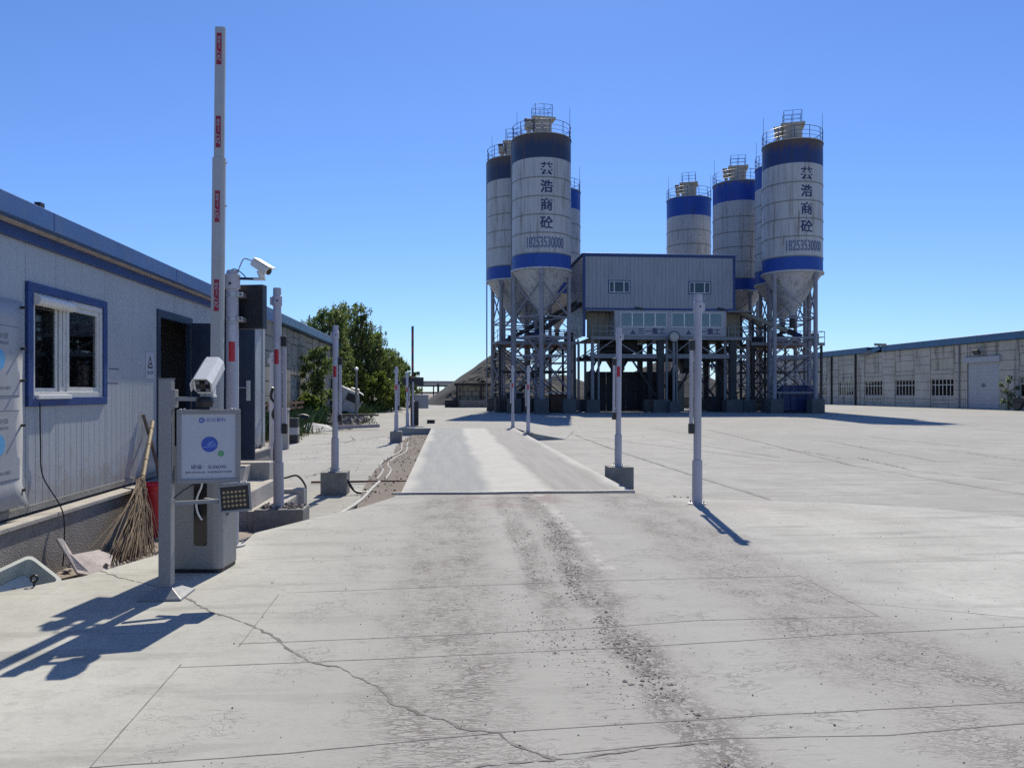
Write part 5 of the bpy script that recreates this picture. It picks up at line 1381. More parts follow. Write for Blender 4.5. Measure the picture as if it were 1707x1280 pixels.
# mixers, hoppers and dark screen walls below
for x in (15.4, 21.9):
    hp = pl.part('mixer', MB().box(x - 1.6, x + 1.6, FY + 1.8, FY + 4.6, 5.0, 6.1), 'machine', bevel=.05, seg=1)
    m = MB()
    for s_, z in ((1.2, 5.0), (.5, 3.6), (.5, 3.2)): m.v += [(x + sx * s_, FY + 3.2 + sy * s_, z) for sx, sy in ((-1, -1), (1, -1), (1, 1), (-1, 1))]
    m.f = [(k * 4 + i, k * 4 + (i + 1) % 4, k * 4 + 4 + (i + 1) % 4, k * 4 + 4 + i) for k in range(2) for i in range(4)]
    pl.part('chute', m, 'machine', hp)
    pl.part('mixer_motor', MB().tube((x - 1.9, FY + 1.6, 5.6), (x - .6, FY + 1.6, 5.6), .32, 14), 'machine', hp, smooth=True)
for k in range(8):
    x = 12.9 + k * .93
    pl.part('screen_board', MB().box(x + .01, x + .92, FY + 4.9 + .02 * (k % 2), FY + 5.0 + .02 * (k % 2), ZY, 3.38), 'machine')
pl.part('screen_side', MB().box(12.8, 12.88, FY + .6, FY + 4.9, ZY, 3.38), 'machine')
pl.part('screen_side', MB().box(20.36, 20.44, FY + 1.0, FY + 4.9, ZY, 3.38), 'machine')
pl.part('water_tank', MB().lathe([(0, ZY), (.9, ZY), (.9, 2.3), (.7, 2.6), (0, 2.7)], 24, (21.3, FY + 5, 0), close=False), 'bunker', smooth=True)
pl.part('hanging_duct', MB().box(21.0, 21.7, FY + 1.0, FY + 1.7, 3.6, 5.6), 'machine')
pl.part('hanging_duct', MB().box(14.6, 15.6, FY + 1.0, FY + 1.9, 3.4, 4.9), 'machine')
for x, y, r_ in ((19.0, FY - .4, .11), (19.9, FY - .4, .09), (13.1, FY + .2, .1), (11.0, FY + .8, .09), (11.4, FY + .8, .07), (24.4, FY + .1, .12)):
    pl.part('riser_pipe', MB().tube((x, y, ZY + .0), (x, y, 6.1), r_, 10), 'steel', smooth=True)
m = MB()
for k in range(26):
    a = Vector((random.uniform(22.2, 26.2), random.uniform(FY + .5, FY + 4), random.uniform(.2, 5.8))); m.path([a, a + Vector((random.uniform(-1, 1), random.uniform(-.6, .6), random.uniform(-1.2, .6))), a + Vector((random.uniform(-1.4, 1.4), random.uniform(-.6, .6), random.uniform(-2, -.4)))], .045, 5)
tag(pl.part('hose_tangle', m, 'machine'), kind='stuff')
# convex mirror on its pole in front
mr = Thing('road_mirror', 'round pale convex mirror on a pole before the mixing plant', 'mirror', (19.45, FY - 1.0, ZY))
mr.part('pole', MB().tube((19.45, FY - 1.0, ZY), (19.45, FY - 1.0, 6.2), .12, 12), 'steel', smooth=True)
mr.part('face', MB().lathe([(.0, .10), (.22, .085), (.36, .045), (.43, 0)], 28, close=False).xf(Matrix.Translation((19.45, FY - 1.16, 6.25)) @ Matrix.Rotation(PI / 2, 4, 'X')), 'conduit', smooth=True)
mr.part('rim', MB().lathe([(.43, -.03), (.50, -.02), (.50, .03), (.43, .03)], 28, close=False).xf(Matrix.Translation((19.45, FY - 1.16, 6.25)) @ Matrix.Rotation(PI / 2, 4, 'X')), 'steel_dark', smooth=True)
mr.part('footing', MB().box(19.0, 19.9, FY - 1.4, FY - .8, ZY - .05, ZY + .95), 'pedestal', bevel=.04, seg=1)

# screw conveyors from the silo outlets to the plant
for i, (a, b, lb) in enumerate((((7.9, 64.2, 6.7), (12.2, 67.6, 9.6), 'left front screw conveyor tube rising from the lettered silo to the plant'),
        ((6.3, 70.1, 6.7), (12.2, 69.6, 9.9), 'left rear screw conveyor tube rising into the plant side'),
        ((29.2, 63.9, 6.7), (25.0, 67.4, 9.2), 'right front screw conveyor tube rising from the lettered silo'),
        ((31.0, 69.9, 6.7), (25.0, 69.0, 9.8), 'right rear screw conveyor tube behind the front one'),
        ((29.2, 75.8, 6.7), (25.2, 71.5, 9.8), 'rearmost right screw conveyor tube'))):
    t = Thing('screw_conveyor', lb, 'conveyor', a, 'screw conveyors feeding the plant')
    A, B = Vector(a), Vector(b)
    t.part('tube', MB().tube(A, B, .20, 14), 'steel_dark' if i < 2 else 'bunker', smooth=True)
    t.part('gearbox', MB().bar(A, A + (A - B).normalized() * .6, .5), 'machine')
    t.part('motor', MB().tube(A + (A - B).normalized() * .6, A + (A - B).normalized() * 1.2, .2, 12), 'tarp_blue', smooth=True)
# service platforms round the legs
for (x0, x1, y0, y1, lb) in ((4.3, 11.3, 66.6, 74.0, 'rust-bottomed service platform with railing under the left silos'), (26.8, 33.6, 66.2, 74.0, 'service platform with railing under the right silos')):
    t = Thing('service_platform', lb, 'platform', ((x0 + x1) / 2, (y0 + y1) / 2, 5.8))
    t.part('grating', MB().box(x0, x1, y0, y1, 5.75, 5.85), 'rust')
    t.part('edge_beam', MB().box(x0, x1, y0 - .08, y0 - .002, 5.62, 5.9), 'steel')
    rl = MB()
    for z in (6.4, 6.9):
        rl.path([(x0, y1, z), (x0, y0, z), (x1, y0, z), (x1, y1, z)], .03, 5)
    rr = t.part('railing', rl, 'steel')
    for k in range(7):
        x = x0 + (x1 - x0) * k / 6
        t.part('rail_post', MB().tube((x, y0, 5.85), (x, y0, 6.9), .03, 5), 'steel', rr)
    for k in range(4):
        x = x0 + 1 + k * 1.7
        t.part('pump_box', MB().box(x, x + .7, y0 + 1, y0 + 1.8, 5.86, 6.5 + .3 * (k % 2)), 'machine', bevel=.05, seg=1)
    for k in range(3):
        for (xa) in (x0 + .6, x1 - .6):
            pass
    for sx, sy in ((x0 + .2, y0 + .2), (x1 - .2, y0 + .2), (x0 + .2, y1 - .2), (x1 - .2, y1 - .2), ((x0 + x1) / 2, y1 - .2)):
        t.part('prop', MB().tube((sx, sy, ZY), (sx, sy, 5.75), .12, 8), 'steel_dark', smooth=True)
    for k in range(3):
        t.part('cross_brace', MB().bar((x0 + .2, y0 + .2 + k * 3.3, .4), (x1 - .2, y0 + .2 + k * 3.3, 5.6), .09), 'steel_dark')
        t.part('cross_brace', MB().bar((x1 - .2, y0 + .2 + k * 3.3, .4), (x0 + .2, y0 + .2 + k * 3.3, 5.6), .09), 'steel_dark')
        t.part('cross_beam', MB().bar((x0 + .2, y0 + .2 + k * 3.3, 3.3), (x1 - .2, y0 + .2 + k * 3.3, 3.3), .12), 'steel_dark')
# linking truss between right silos and plant (seen against the sky)
t = Thing('access_gantry', 'dark lattice gantry with stairs between the plant and the right silos', 'gantry', (26.9, 68, ZY))
for z in (.6, 2.3, 4.0, 5.7, 7.4):
    t.part('beam', MB().bar((26.6, 68, z), (29.5, 69.5, z), .12), 'steel_dark')
for (x, y) in ((26.6, 68), (28.0, 68.7), (29.5, 69.5)):
    t.part('column', MB().bar((x, y, ZY), (x, y, 8.4), .18), 'steel_dark')
for k in range(4):
    z0, z1 = .6 + 1.7 * k, 2.3 + 1.7 * k
    for (a, b) in (((26.6, 68), (28.0, 68.7)), ((28.0, 68.7), (29.5, 69.5))):
        t.part('brace', MB().bar((*a, z0), (*b, z1), .08), 'steel_dark'); t.part('brace', MB().bar((*b, z0), (*a, z1), .08), 'steel_dark')
t = Thing('stair_flight', 'dark steel stair flight under the left silos', 'stairs', (9.0, 72, ZY))
for s_ in (0, .8):
    t.part('stringer', MB().bar((5.2, 71.0 + s_, ZY), (10.2, 71.0 + s_, 5.8), .08, .2), 'steel_dark')
for k in range(18):
    x = 5.3 + k * .272; z = ZY + .2 + k * .33
    t.part('tread', MB().box(x, x + .26, 71.02, 71.78, z, z + .03), 'steel_dark')
# ground-level clutter below the silos
t = Thing('blue_tank', 'dark blue rectangular tank between the legs of the right lettered silo', 'tank', (29.6, 63.2, ZY))
t.part('body', MB().box(27.95, 30.95, 62.6, 64.2, ZY + .15, 2.05), 'tarp_blue', bevel=.05)
for k in range(5): t.part('rib', MB().box(28.1 + k * .68, 28.18 + k * .68, 62.53, 62.598, ZY + .2, 2.0), 'tarp_blue')
t.part('rail', MB().tube((27.6, 62.3, 1.35), (31.2, 62.3, 1.35), .05, 8), 'steel', smooth=True)
for x in (27.7, 31.1): t.part('rail_leg', MB().tube((x, 62.3, ZY), (x, 62.3, 1.35), .05, 8), 'steel', smooth=True)
t.part('skid', MB().box(27.9, 31.0, 62.7, 64.1, ZY - .02, ZY + .15), 'steel_dark')
for (x, y, w, h, mt, lb) in ((5.8, 66.9, 1.5, 1.6, 'machine', 'dark machine box at the foot of the left rear silo'), (9.6, 66.2, 1.6, 1.5, 'rust', 'rusty box between the feet of the left lettered silo'), (32.6, 66.5, 1.4, 1.6, 'machine', 'dark machine box behind the right lettered silo'), (24.0, 67.5, 1.2, 1.3, 'machine', 'dark compressor box under the plant right end')):
    t = Thing('machine_box', lb, 'machine', (x, y, ZY), 'machine boxes under the plant')
    t.part('body', MB().box(x - w / 2, x + w / 2, y - .6, y + .6, ZY + .08, ZY + h), mt, bevel=.05)
    t.part('lid', MB().box(x - w / 2 - .04, x + w / 2 + .04, y - .64, y + .64, ZY + h + .002, ZY + h + .07), 'steel_dark')
    t.part('skid', MB().box(x - w / 2 + .05, x + w / 2 - .05, y - .5, y + .5, ZY - .02, ZY + .08), 'steel_dark')

# ================================================================== AGGREGATE HEAPS, BUNKER, GALLERY
def heap(name, label, cx, cy, rx, ry, h, mat, seed, flat=.06):
    m = MB(); NR, NA = 26, 72
    for i in range(NR + 1):
        r = i / NR
        for j in range(NA):
            a = 2 * PI * j / NA
            wob = 1 + .06 * mnoise.noise(Vector((math.cos(a) * 2, math.sin(a) * 2, seed)))
            x, y = cx + rx * r * wob * math.cos(a), cy + ry * r * wob * math.sin(a)
            z = h * min(1, (1 - r) * (1 + flat)) + .18 * mnoise.noise(Vector((x * .7, y * .7, seed))) * (1 if r < .97 else 0)
            m.v.append((x, y, ZY - .05 + max(0, z)))
    m.f = [(i * NA + j, i * NA + (j + 1) % NA, (i + 1) * NA + (j + 1) % NA, (i + 1) * NA + j) for i in range(NR) for j in range(NA)]
    o = build(name, m, mat, smooth=True)
    return o
pk = at(818, 586, 112)
h1 = Thing('gravel_heap', 'big dark gravel heap partly under dust netting left of the silos', 'heap', (pk.x + 1.5, pk.y, ZY))
ob = heap('gravel', '', pk.x + 1.5, pk.y, 11.5, 12, pk.z - ZY + .1, 'heap', 1.3); ob.parent = h1.root; ob.matrix_parent_inverse = Matrix.Translation(-h1.o)
# netting: a ragged dark sheet lying on the heap's front
m = MB(); cells = []
hcx, hcy, hh = pk.x + 1.5, pk.y, pk.z - ZY + .1
NU, NV = 60, 40
for j in range(NV + 1):
    for i in range(NU + 1):
        a = PI + .62 + (PI - .5) * i / NU; r = .06 + .80 * j / NV
        x, y = hcx + 11.5 * r * math.cos(a), hcy + 12 * r * math.sin(a)
        z = hh * min(1, (1 - r) * 1.06) + .18 * mnoise.noise(Vector((x * .7, y * .7, 1.3))) + .10 + .16 * abs(mnoise.noise(Vector((x * 1.1, y * 1.1, 6))))
        m.v.append((x, y, ZY + z))
for j in range(NV):
    for i in range(NU):
        a = PI + .62 + (PI - .5) * (i + .5) / NU; r = .06 + .80 * (j + .5) / NV
        x, y = hcx + 11.5 * r * math.cos(a), hcy + 12 * r * math.sin(a)
        nn = mnoise.noise(Vector((x * .55, y * .55, 2))) + .55 * mnoise.noise(Vector((x * 1.5, y * 1.5, 4)))
        if nn > -.12 - .25 * (1 - r): m.f.append((j * (NU + 1) + i, j * (NU + 1) + i + 1, (j + 1) * (NU + 1) + i + 1, (j + 1) * (NU + 1) + i))
h1.part('dust_net', m, 'netting')
for (cx_, cy_, rx, ry, hh_, lb) in ((34.0, 118, 16, 13, 6.8, 'grey gravel heap glimpsed behind the plant columns at right'), (18.5, 124, 13, 12, 4.6, 'lower gravel heap far behind the middle of the plant')):
    tag(heap('gravel_heap', lb, cx_, cy_, rx, ry, hh_, 'heap', 4.4 + cx_), lb, 'heap', 'gravel heaps')
bkr = Thing('block_bunker', 'low bunker wall of mossy concrete blocks before the gravel heap', 'wall', (-1.5 + 4, 91, ZY))
x0b, x1b = onY(760, 660, 91).x, onY(826, 660, 91).x
nb_ = 5
for r_ in range(4):
    for k in range(nb_ + 1):
        a = x0b + (x1b - x0b) * (k - (.5 if r_ % 2 else 0)) / nb_; b = a + (x1b - x0b) / nb_
        a, b = max(a, x0b), min(b, x1b)
        if b - a < .1: continue
        bkr.part('block', MB().box(a + .03, b - .03, 90.5 + random.uniform(-.05, .05), 91.4, ZY + r_ * .62 + .02, ZY + (r_ + 1) * .62 - .02), 'bunker', bevel=.05, seg=1)
bkr.part('core', MB().box(x0b + .1, x1b - .1, 90.7, 91.35, ZY - .1, ZY + 2.4), 'ware_back')
bkr.part('roof_edge', MB().box(x0b - .2, x1b + .3, 90.0, 92.4, ZY + 2.5, ZY + 2.85), 'machine', bevel=.03)
for x in (x0b + .1, (x0b + x1b) / 2 + .6, x1b): bkr.part('roof_post', MB().box(x - .09, x + .09, 90.1, 90.3, ZY, ZY + 2.5), 'machine')
kb = Thing('loose_block', 'low grey concrete slab lying before the block bunker', 'block', (x0b + 1, 88, ZY))
kb.part('slab', MB().box(x0b + .4, x0b + 4.0, 88.6, 89.3, ZY, ZY + .85), 'concrete_block', bevel=.05)
tag(build('scrap_bin', MB().box(x0b - 1.3, x0b + .1, 89.0, 89.8, ZY, ZY + .75).box(x0b - 1.35, x0b + .15, 88.95, 89.85, ZY + .75, ZY + .85), 'machine', bevel=.04), 'dark bin standing left of the block bunker', 'bin')
# conveyor gallery far away
gl = Thing('conveyor_gallery', 'long distant conveyor gallery on thin trestles beyond the heap', 'gallery', (0, 175, ZY))
gx0, gx1 = onY(560, 650, 175).x, onY(800, 650, 175).x
gl.part('gallery', MB().box(gx0, gx1, 174.3, 175.7, 3.25, 4.0), 'silo_beige')
gl.part('gallery_beam', MB().box(gx0, gx1, 174.2, 174.6, 2.75, 3.2), 'steel_dark')
gl.part('lower_beam', MB().box(gx0, gx1, 174.4, 174.7, 1.2, 1.55), 'steel_dark')
k = 0; x = gx0 + 1
while x < gx1:
    gl.part('trestle_post', MB().box(x - .14, x + .14, 174.4, 174.7, ZY, 2.75), 'steel_dark')
    if k % 4 == 0: gl.part('trestle_pier', MB().box(x + .8, x + 1.3, 174.0, 174.9, ZY, 3.25), 'steel_dark')
    x += 2.6; k += 1
lt = Thing('lattice_mast', 'tiny distant lattice mast above the conveyor gallery', 'mast', tuple(onY(697, 650, 230).xy) + (ZY,))
q = onY(697, 650, 230)
for sx, sy in ((-.5, -.5), (.5, -.5), (.5, .5), (-.5, .5)): lt.part('leg', MB().bar((q.x + sx * 1.6, 230 + sy * 1.6, ZY), (q.x + sx * .5, 230 + sy * .5, 6.6), .1), 'steel_dark')
for k in range(5): lt.part('brace', MB().bar((q.x - .8 + k * .1, 229.2, k * 1.3), (q.x + .8 - k * .1, 229.2, k * 1.3 + 1.3), .08), 'steel_dark')
lt.part('head', MB().box(q.x - .5, q.x + .5, 229.6, 230.4, 6.6, 7.6), 'steel_dark')
tag(build('earth_berm', MB().add([(-40, 150, ZY), (30, 150, ZY), (30, 154, .55), (-40, 154, .8), (30, 158, ZY), (-40, 158, ZY)], [(0, 1, 2, 3), (3, 2, 4, 5)]), 'earth'), kind='structure')

# ================================================================== LEFT ROADSIDE: wreck, fence, marker block, trees
# abandoned truck cab, tipped forward
cp = ground(600, 691, ZY)
tc = Thing('truck_cab', 'abandoned pale truck cab tipped forward in the roadside weeds', 'truck cab', (cp.x, cp.y, ZY))
def cabm(): return Matrix.Translation((cp.x - 1.25, cp.y + .2, ZY + .62)) @ Matrix.Rotation(rad(24), 4, 'Y') @ Matrix.Rotation(rad(8), 4, 'Z')
CMX = cabm()
side = [(-.95, -.35), (.95, -.55), (1.10, .10), (1.02, .62), (.62, 1.42), (-.90, 1.45)]   # x (front +), z
m = MB(); n = len(side)
m.v = [(x, -1.05, z) for x, z in side] + [(x, 1.05, z) for x, z in side]
m.f = [tuple(range(n - 1, -1, -1)), tuple(range(n, 2 * n))] + [(i, (i + 1) % n, n + (i + 1) % n, n + i) for i in range(n)]
bdy = tc.part('body', m.xf(CMX), 'wreck', bevel=.06)
tc.part('side_window', MB().plate([(-.15, -1.052, .62), (.72, -1.052, .62), (.48, -1.052, 1.22), (-.15, -1.052, 1.22)], (0, -1, 0), .012).xf(CMX), 'wreck_dark', bdy)
tc.part('windscreen', MB().plate([(1.045, -.9, .70), (1.045, .9, .70), (.70, .85, 1.36), (.70, -.85, 1.36)], Vector((.9, 0, .42)).normalized(), .015).xf(CMX), 'wreck_dark', bdy)
tc.part('door_seam', MB().box(-.22, -.19, -1.058, -1.051, -.35, 1.25).box(.86, .89, -1.058, -1.051, -.35, .6).xf(CMX), 'wreck_dark', bdy)
tc.part('sun_visor', MB().plate([(.55, -.95, 1.48), (.55, .95, 1.48), (1.0, .9, 1.40), (1.0, -.9, 1.40)], (0, 0, 1), .06).xf(CMX), 'wreck', bdy, bevel=.02)
tc.part('wind_deflector', MB().plate([(-.1, -.6, 1.5), (-.1, .6, 1.5), (.55, .6, 1.62), (.55, -.6, 1.62)], (0, 0, 1), .1).xf(CMX), 'wreck', bdy, bevel=.03)
tc.part('grille', MB().box(1.09, 1.13, -.8, .8, -.2, .08).xf(CMX), 'wreck_dark', bdy)
tc.part('bumper', MB().box(.9, 1.25, -1.08, 1.08, -.75, -.45).xf(CMX), 'machine', bdy, bevel=.04)
tc.part('wheel_arch', MB().tube((.35, -1.06, -.62), (.35, -.8, -.62), .46, 24).xf(CMX), 'wreck_dark', bdy, smooth=True)
tc.part('mirror', MB().box(1.0, 1.06, -1.38, -1.14, .5, .95).bar((.95, -1.02, .9), (1.03, -1.25, .9), .03).xf(CMX), 'wreck', bdy, bevel=.01)
tc.part('steering_prop', MB().bar(CMX @ Vector((.9, -1.1, -.3)), (cp.x + .35, cp.y - 1.0, ZY), .07), 'wreck')
# marker lamp pole and poles near the verge
lpz = ground(594, 704, ZY)
lamp = Thing('lamp_pole', 'thin pale concrete pole before the abandoned truck cab', 'pole', tuple(lpz))
lamp.part('shaft', MB().tube(lpz, lpz + Vector((0, 0, 3.0)), .09, 10, .06), 'concrete_block', smooth=True)
lamp.part('head', MB().lathe([(.06, 2.98), (.13, 3.02), (.13, 3.12), (0, 3.2)], 12, tuple(lpz)), 'cam_white', smooth=True)
# striped marker block and its grey stub
q = ground(489, 738, ZY)
sbk = Thing('marker_block', 'black and white banded concrete marker block at the roadside', 'bollard', tuple(q))
for nm, z0, z1, mt in (('black_band', 0, .28, 'black_panel'), ('white_band', .281, .53, 'stripe_white'), ('black_band', .531, .85, 'black_panel')):
    sbk.part(nm, MB().box(q.x - .17, q.x + .17, q.y - .15, q.y + .2, ZY + z0 - (.05 if z0 == 0 else 0), ZY + z1), mt, bevel=.01)
q = ground(475, 748, ZY)
cpo = Thing('concrete_stub', 'grey rendered gate stub with pale cap behind the near left post', 'pillar', tuple(q))
cpo.part('shaft', MB().box(q.x - .11, q.x + .11, q.y - .11, q.y + .11, ZY - .05, .90), 'step', bevel=.012)
cpo.part('cap', MB().box(q.x - .13, q.x + .13, q.y - .13, q.y + .13, .902, .96), 'stripe_white', bevel=.01)
# rusty fence along the verge
fx = -8.0
fe = Thing('rusty_fence', 'rusty rail fence in the weeds before the old hall', 'fence', (fx, 38, ZY))
yA, yB = 26.5, 47.0
for k in range(11):
    y = yA + (yB - yA) * k / 10
    fe.part('fence_post', MB().box(fx - .06, fx + .06, y - .06, y + .06, ZY, 1.02 + .05 * random.random()), 'rust')
for z in (.35, .62, .88): fe.part('fence_rail', MB().bar((fx + .08, yA, z), (fx + .08, yB, z + .03), .06, .11), 'rust')
for k in range(10):
    y = yA + (yB - yA) * (k + .05) / 10
    fe.part('fence_panel', MB().box(fx - .02, fx + .02, y, y + 1.85, ZY + .1, .60), 'rust')
# scrap lying along the verge
q = ground(525, 722, ZY)
tag(build('sheet_scrap', MB().plate([q + Vector((-.75, .2, .10)), q + Vector((-.35, .5, .42)), q + Vector((.5, .3, .30)), q + Vector((.85, -.1, .12)), q + Vector((.1, -.35, .05)), q + Vector((-.6, -.2, .06))], (0, -.2, 1), .03), 'conduit'), 'crumpled white sheet scrap on the roadside left of the second post', 'scrap')
q = ground(505, 720, ZY)
tag(build('rubber_ring', MB().lathe([(.26, -.12), (.44, -.12), (.50, -.05), (.50, .05), (.44, .12), (.26, .12), (.22, 0), (.26, -.12)], 26, close=False).xf(Matrix.Translation(q + Vector((0, 0, .32))) @ Matrix.Rotation(rad(62), 4, 'X') @ Matrix.Rotation(rad(20), 4, 'Y')), 'black', smooth=True), 'old black tyre lying by the white sheet scrap', 'scrap')
q = ground(545, 718, ZY)
tag(build('timber_beam', MB().bar(q + Vector((-1.0, -.3, .12)), q + Vector((2.2, 1.4, .16)), .16), 'wood'), 'pale timber beam lying along the road edge', 'timber')
for k, (px, py, lb) in enumerate(((586, 704, 'dark iron plate lying across the rubble before the truck cab'), (540, 706, 'long dark rail lying on the verge'))):
    q = ground(px, py, ZY)
    tag(build('iron_plate', MB().bar(q + Vector((-2.8, .3 + k, .42)), q + Vector((1.5 - 2 * k, .6 + k, .40)), .5, .09), 'machine'), lb, 'scrap')
m = MB()
def rock(m, c, r, fl=.7):
    k = [Vector((1, 0, 0)), Vector((-1, 0, 0)), Vector((0, 1, 0)), Vector((0, -1, 0)), Vector((0, 0, fl)), Vector((0, 0, -fl * .6))]
    q = Matrix.Rotation(random.uniform(0, 6.3), 3, 'Z')
    vs = [Vector(c) + (q @ (v * r * random.uniform(.6, 1.25))) for v in k]
    m.add(vs, [(0, 2, 4), (2, 1, 4), (1, 3, 4), (3, 0, 4), (2, 0, 5), (1, 2, 5), (3, 1, 5), (0, 3, 5)])
for k in range(420):
    q = ground(random.gauss(575, 22), random.uniform(700, 716), ZY)
    if q.x > -4.6: continue
    rock(m, (q.x, q.y, ZY + random.uniform(.02, .3)), random.uniform(.05, .24))
tag(build('rubble', m, 'stone'), 'pile of dark broken rubble on the verge before the truck cab', 'rubble', kind='stuff')

# ------------------------------------------------------------------ foliage
def foliage(m, c, rx, ry, rz_, n, size, droop=0.0):
    """leaf-sized quads through a clump, denser towards its skin"""
    for k in range(n):
        u = Vector((random.gauss(0, 1), random.gauss(0, 1), random.gauss(0, 1))).normalized() * (random.random() ** .42)
        u *= 1 + .25 * mnoise.noise(u * 2.1 + Vector(c))
        p = Vector((c[0] + u.x * rx, c[1] + u.y * ry, c[2] + u.z * rz_))
        s = size * random.uniform(.6, 1.3)
        d = Vector((random.gauss(0, .6), random.gauss(0, .6), -droop + random.gauss(0, .5))).normalized()
        w = d.cross(Vector((random.gauss(0, 1), random.gauss(0, 1), random.gauss(0, 1)))).normalized()
        a, b = d * s, w * s * .34
        i = len(m.v)
        m.v += [tuple(p - b * .3), tuple(p + a * .5 - b), tuple(p + a), tuple(p + a * .5 + b)]
        m.f.append((i, i + 1, i + 2, i + 3))
def tree(name, label, base, h, rad_, clumps, leaf, size, seed, trunk=True, group='trees along the verge', droop=.6, low=.25, per=112, cat='tree', top=None):
    random.seed(seed)
    b = Vector(base)
    t = Thing(name, label, cat, tuple(b), group)
    m = MB(); wood = MB()
    topc = b + Vector((0, 0, h))
    fork = b + Vector((random.uniform(-.2, .2), 0, h * .35))
    wood.path([b - Vector((0, 0, .2)), b + Vector((.05, 0, h * .15)), fork], .035 * h * .55, 8)
    for k in range(clumps):
        tt = (k + .5) / clumps
        z = h * (low + (1 - low) * tt) * .93
        prof = math.sin(PI * min(1, .20 + .66 * tt)) ** .8
        a = k * 2.399 + random.uniform(-.4, .4); rr = rad_ * prof * random.uniform(.25, .88)
        c = b + Vector((rr * math.cos(a), rr * math.sin(a), z))
        s = rad_ * random.uniform(.12, .30) * (1.1 - .3 * tt)
        vs_ = random.uniform(.8, 1.2) + .7 * droop
        foliage(m, c, s, s, s * vs_, int(per * random.uniform(.6, 1.25)), size, droop)
        wood.path([fork.lerp(b, random.random() * .3), fork.lerp(c, .5) + Vector((0, 0, .25)), c], .012 * h * .4, 5)
        for q in range(4):
            a2 = random.uniform(0, 6.28); rq = s * random.uniform(1.0, 1.9); e = c + Vector((rq * math.cos(a2), rq * math.sin(a2), random.uniform(-.7, 1.0) * s))
            foliage(m, e, s * .30, s * .30, s * (.4 + .7 * droop), int(per * .22), size * .9, droop)
            wood.path([c, e], .008 * h * .4, 4)
    t.part('trunk', wood, 'bark', smooth=True)
    t.part('crown', m, leaf)
    random.seed(seed + 1)
    return t
def gp(px, D): 
    a, b = ray(px); return (a * D, b * D, ZY + .1)
tree('willow_tree', 'tall dark green willow at the left, its crown above the old hall roof', gp(545, 61), 8.6, 2.2, 62, 'leaf_a', .19, 11)
tree('willow_tree', 'tallest rounded willow crown in the middle of the tree row', gp(583, 69), 9.9, 2.7, 72, 'leaf_a', .20, 12, per=122)
tree('willow_tree', 'broad drooping willow right of the tallest one', gp(620, 72), 7.7, 2.5, 60, 'leaf_a', .20, 13)
tree('willow_tree', 'lower willow near the right end of the tree row', gp(646, 75), 6.1, 1.9, 44, 'leaf_a', .19, 14)
tree('willow_tree', 'small thin willow at the right end of the tree row', gp(664, 78), 5.4, 1.15, 28, 'leaf_a', .19, 15, per=190)
tree('willow_tree', 'dark tree in the shade against the old hall wall', gp(527, 47), 4.6, 1.15, 30, 'leaf_a', .16, 16, low=.1)
tree('willow_tree', 'sparse tree behind the far barrier arm', gp(684, 95), 4.4, 1.2, 14, 'leaf_a', .22, 19, per=120)
for k, (px, D, h, r_, lb) in enumerate(((596, 66, 4.2, 1.5, 'yellow-green bush behind the abandoned truck cab'), (630, 68, 3.6, 1.7, 'rounded green bush right of the truck cab'), (652, 70, 2.5, 1.4, 'low green bush right of the truck cab at the road edge'),
        (563, 62, 3.4, 1.3, 'green bush just left of the truck cab'), (512, 43, 1.5, .7, 'weedy bush before the old hall wall'), (668, 78, 2.4, 1.3, 'low bush at the end of the tree row'))):
    tree('bush', lb, gp(px, D), h, r_, 20, 'leaf_b', .17, 40 + k, group='bushes along the verge', droop=.1, low=.12, per=210, cat='bush')
ysh = yr(1682)
tree('pale_shrub', 'small pale green shrub beside the roller door of the right warehouse', (XR - 1.2, onX(1681, 650, XR - 1.2).y, ZY), 3.6, .95, 9, 'leaf_c', .24, 71, group=None, droop=.1, low=.1, per=46, cat='shrub')
random.seed(5)
q = Vector((XR - 1.0, onX(1707, 650, XR - 1.0).y, ZY))
hc_ = Thing('hand_cart', 'dark wheeled cart parked against the right warehouse at the picture edge', 'cart', tuple(q))
hc_.part('wheel', MB().lathe([(.30, -.12), (.62, -.12), (.68, 0), (.62, .12), (.30, .12)], 24, close=True).xf(Matrix.Translation(q + Vector((-.3, .4, .68))) @ Matrix.Rotation(PI / 2, 4, 'Y')), 'black', smooth=True)
hc_.part('handle', MB().path([q + Vector((-.3, .4, .9)), q + Vector((-.3, 2.6, 1.9))], .09, 8), 'steel_dark')
hc_.part('tray', MB().box(q.x - .7, q.x + .3, q.y - 1.4, q.y + .6, ZY + .8, ZY + 1.25), 'machine', bevel=.05)
# weeds and grass along the verge
m = MB()
def blades(m, cx, cy, z, n, hgt, spread):
    for k in range(n):
        x, y = cx + random.gauss(0, spread), cy + random.gauss(0, spread)
        a = random.uniform(0, 6.28); h = hgt * random.uniform(.4, 1.2); w = .012 + .02 * random.random()
        l = Vector((math.cos(a), math.sin(a), 0)); sd = Vector((-l.y, l.x, 0)) * w
        p = Vector((x, y, z)); i = len(m.v)
        m.v += [tuple(p - sd), tuple(p + sd), tuple(p + l * h * .25 + Vector((0, 0, h * .7)) + sd * .6), tuple(p + l * h * .6 + Vector((0, 0, h)))]
        m.f.append((i, i + 1, i + 2, i + 3))
for k in range(620):
    y = random.uniform(27, 78); 
    x = random.uniform(-10.5, -6.0) if y > 44 else random.uniform(-8.6, -5.7)
    if y < 34: x = random.uniform(-8.0, -5.9)
    gh = random.uniform(.25, .75) * (1.2 if x < -6.3 else .55)
    if y > 28 and y < 63 and -.165 < x / y < -.095: gh = random.uniform(.06, .16)
    blades(m, x, y, ZY + .05, 26, gh, .35)
for k in range(40): blades(m, random.gauss(-5.4, .4), random.gauss(44, 2.0), ZY + .03, 20, .22, .3)
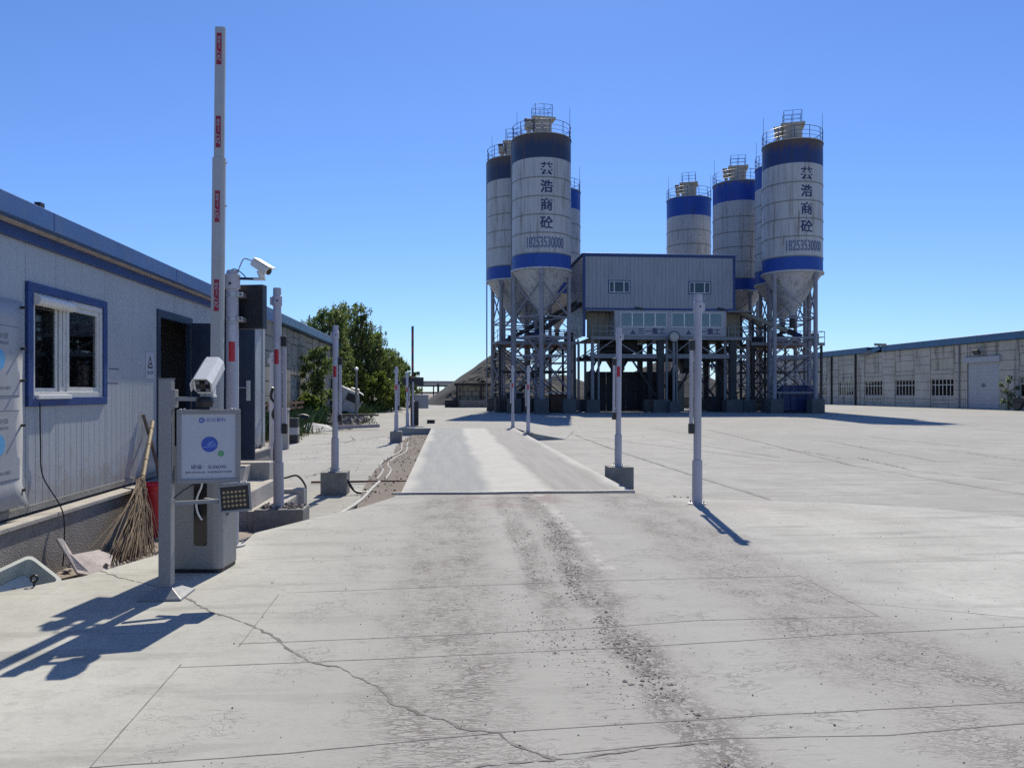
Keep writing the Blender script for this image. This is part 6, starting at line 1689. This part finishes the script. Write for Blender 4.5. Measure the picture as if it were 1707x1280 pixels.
tag(build('verge_grass', m, 'grass'), 'rough green grass and weeds growing along the verge', 'grass', kind='stuff')

# ================================================================== LOOSE DIRT, CRUMBS, STONES
m = MB()
def crumb_track(x0, sx, n, y0, y1, smin, smax, dens=None):
    k = 0
    while k < n:
        y = y0 + (y1 - y0) * random.random() ** 1.25
        x = x0 + random.gauss(0, sx) + .10 * math.sin(y * .9)
        if mnoise.noise(Vector((x * 1.6, y * .8, 8))) + .5 * mnoise.noise(Vector((x * 5, y * 2.5, 3))) < -.02 + (dens or 0): 
            k += .35; continue
        r = random.uniform(smin, smax) * (.5 + random.random() ** 3)
        rock(m, (x, y, .001 + r * .12), r, .38); k += 1
crumb_track(1.02, .17, 2200, 2.2, 10.6, .002, .006)
crumb_track(1.06, .055, 1500, 2.2, 10.6, .004, .014)
crumb_track(.72, .06, 500, 4.2, 10.4, .003, .010)
crumb_track(.60, .10, 900, 3.0, 9.5, .002, .006)
crumb_track(.0, .22, 1500, 2.2, 10.6, .002, .006)
crumb_track(2.42, .28, 1500, 2.2, 10.4, .002, .006)
for k in range(1100):
    y = 2.0 + 9 * random.random() ** 1.2; x = random.uniform(-1.2, 5.0)
    r = random.uniform(.0015, .005); rock(m, (x, y, r * .3), r, .8)
tag(build('dirt_crumbs', m, 'mud'), 'dry mud crumbs and clods along the wheel tracks on the slab', 'dirt', kind='stuff')
m = MB()
for k in range(240):
    y = 1.8 + 9 * random.random() ** 1.1; x = random.uniform(-1.6, 5.5); r = random.uniform(.002, .007)
    rock(m, (x, y, r * .4), r, .8)
for k in range(160):
    x, y = random.uniform(-3.5, -2.6), random.uniform(5, 9.5); rock(m, (x, y, -.15 + random.uniform(0, .05)), random.uniform(.01, .04))
for k in range(160):
    rock(m, (random.uniform(-2.35, -1.83), random.uniform(9.8, 10.18), 0.0 + random.uniform(-.005, .02)), random.uniform(.01, .035))
for k in range(130):
    rock(m, (random.uniform(-4.5, -1.9), random.uniform(14, 30), ZY + .005), random.uniform(.008, .022), .5)
for k in range(90):
    rock(m, (random.gauss(3.5, .35), random.gauss(12.1, .3), ZY + .005), random.uniform(.008, .03), .5)
for k in range(260):
    rock(m, (random.uniform(-1.6, -.72), random.uniform(10.4, 30), ZY + .04), random.uniform(.01, .035))
for k in range(160):
    rock(m, (random.uniform(3, 40), random.uniform(14, 58), ZY + .003), random.uniform(.01, .03), .5)
tag(build('loose_stones', m, 'stone'), 'small loose dark stones scattered over slab and yard', 'stones', kind='stuff')
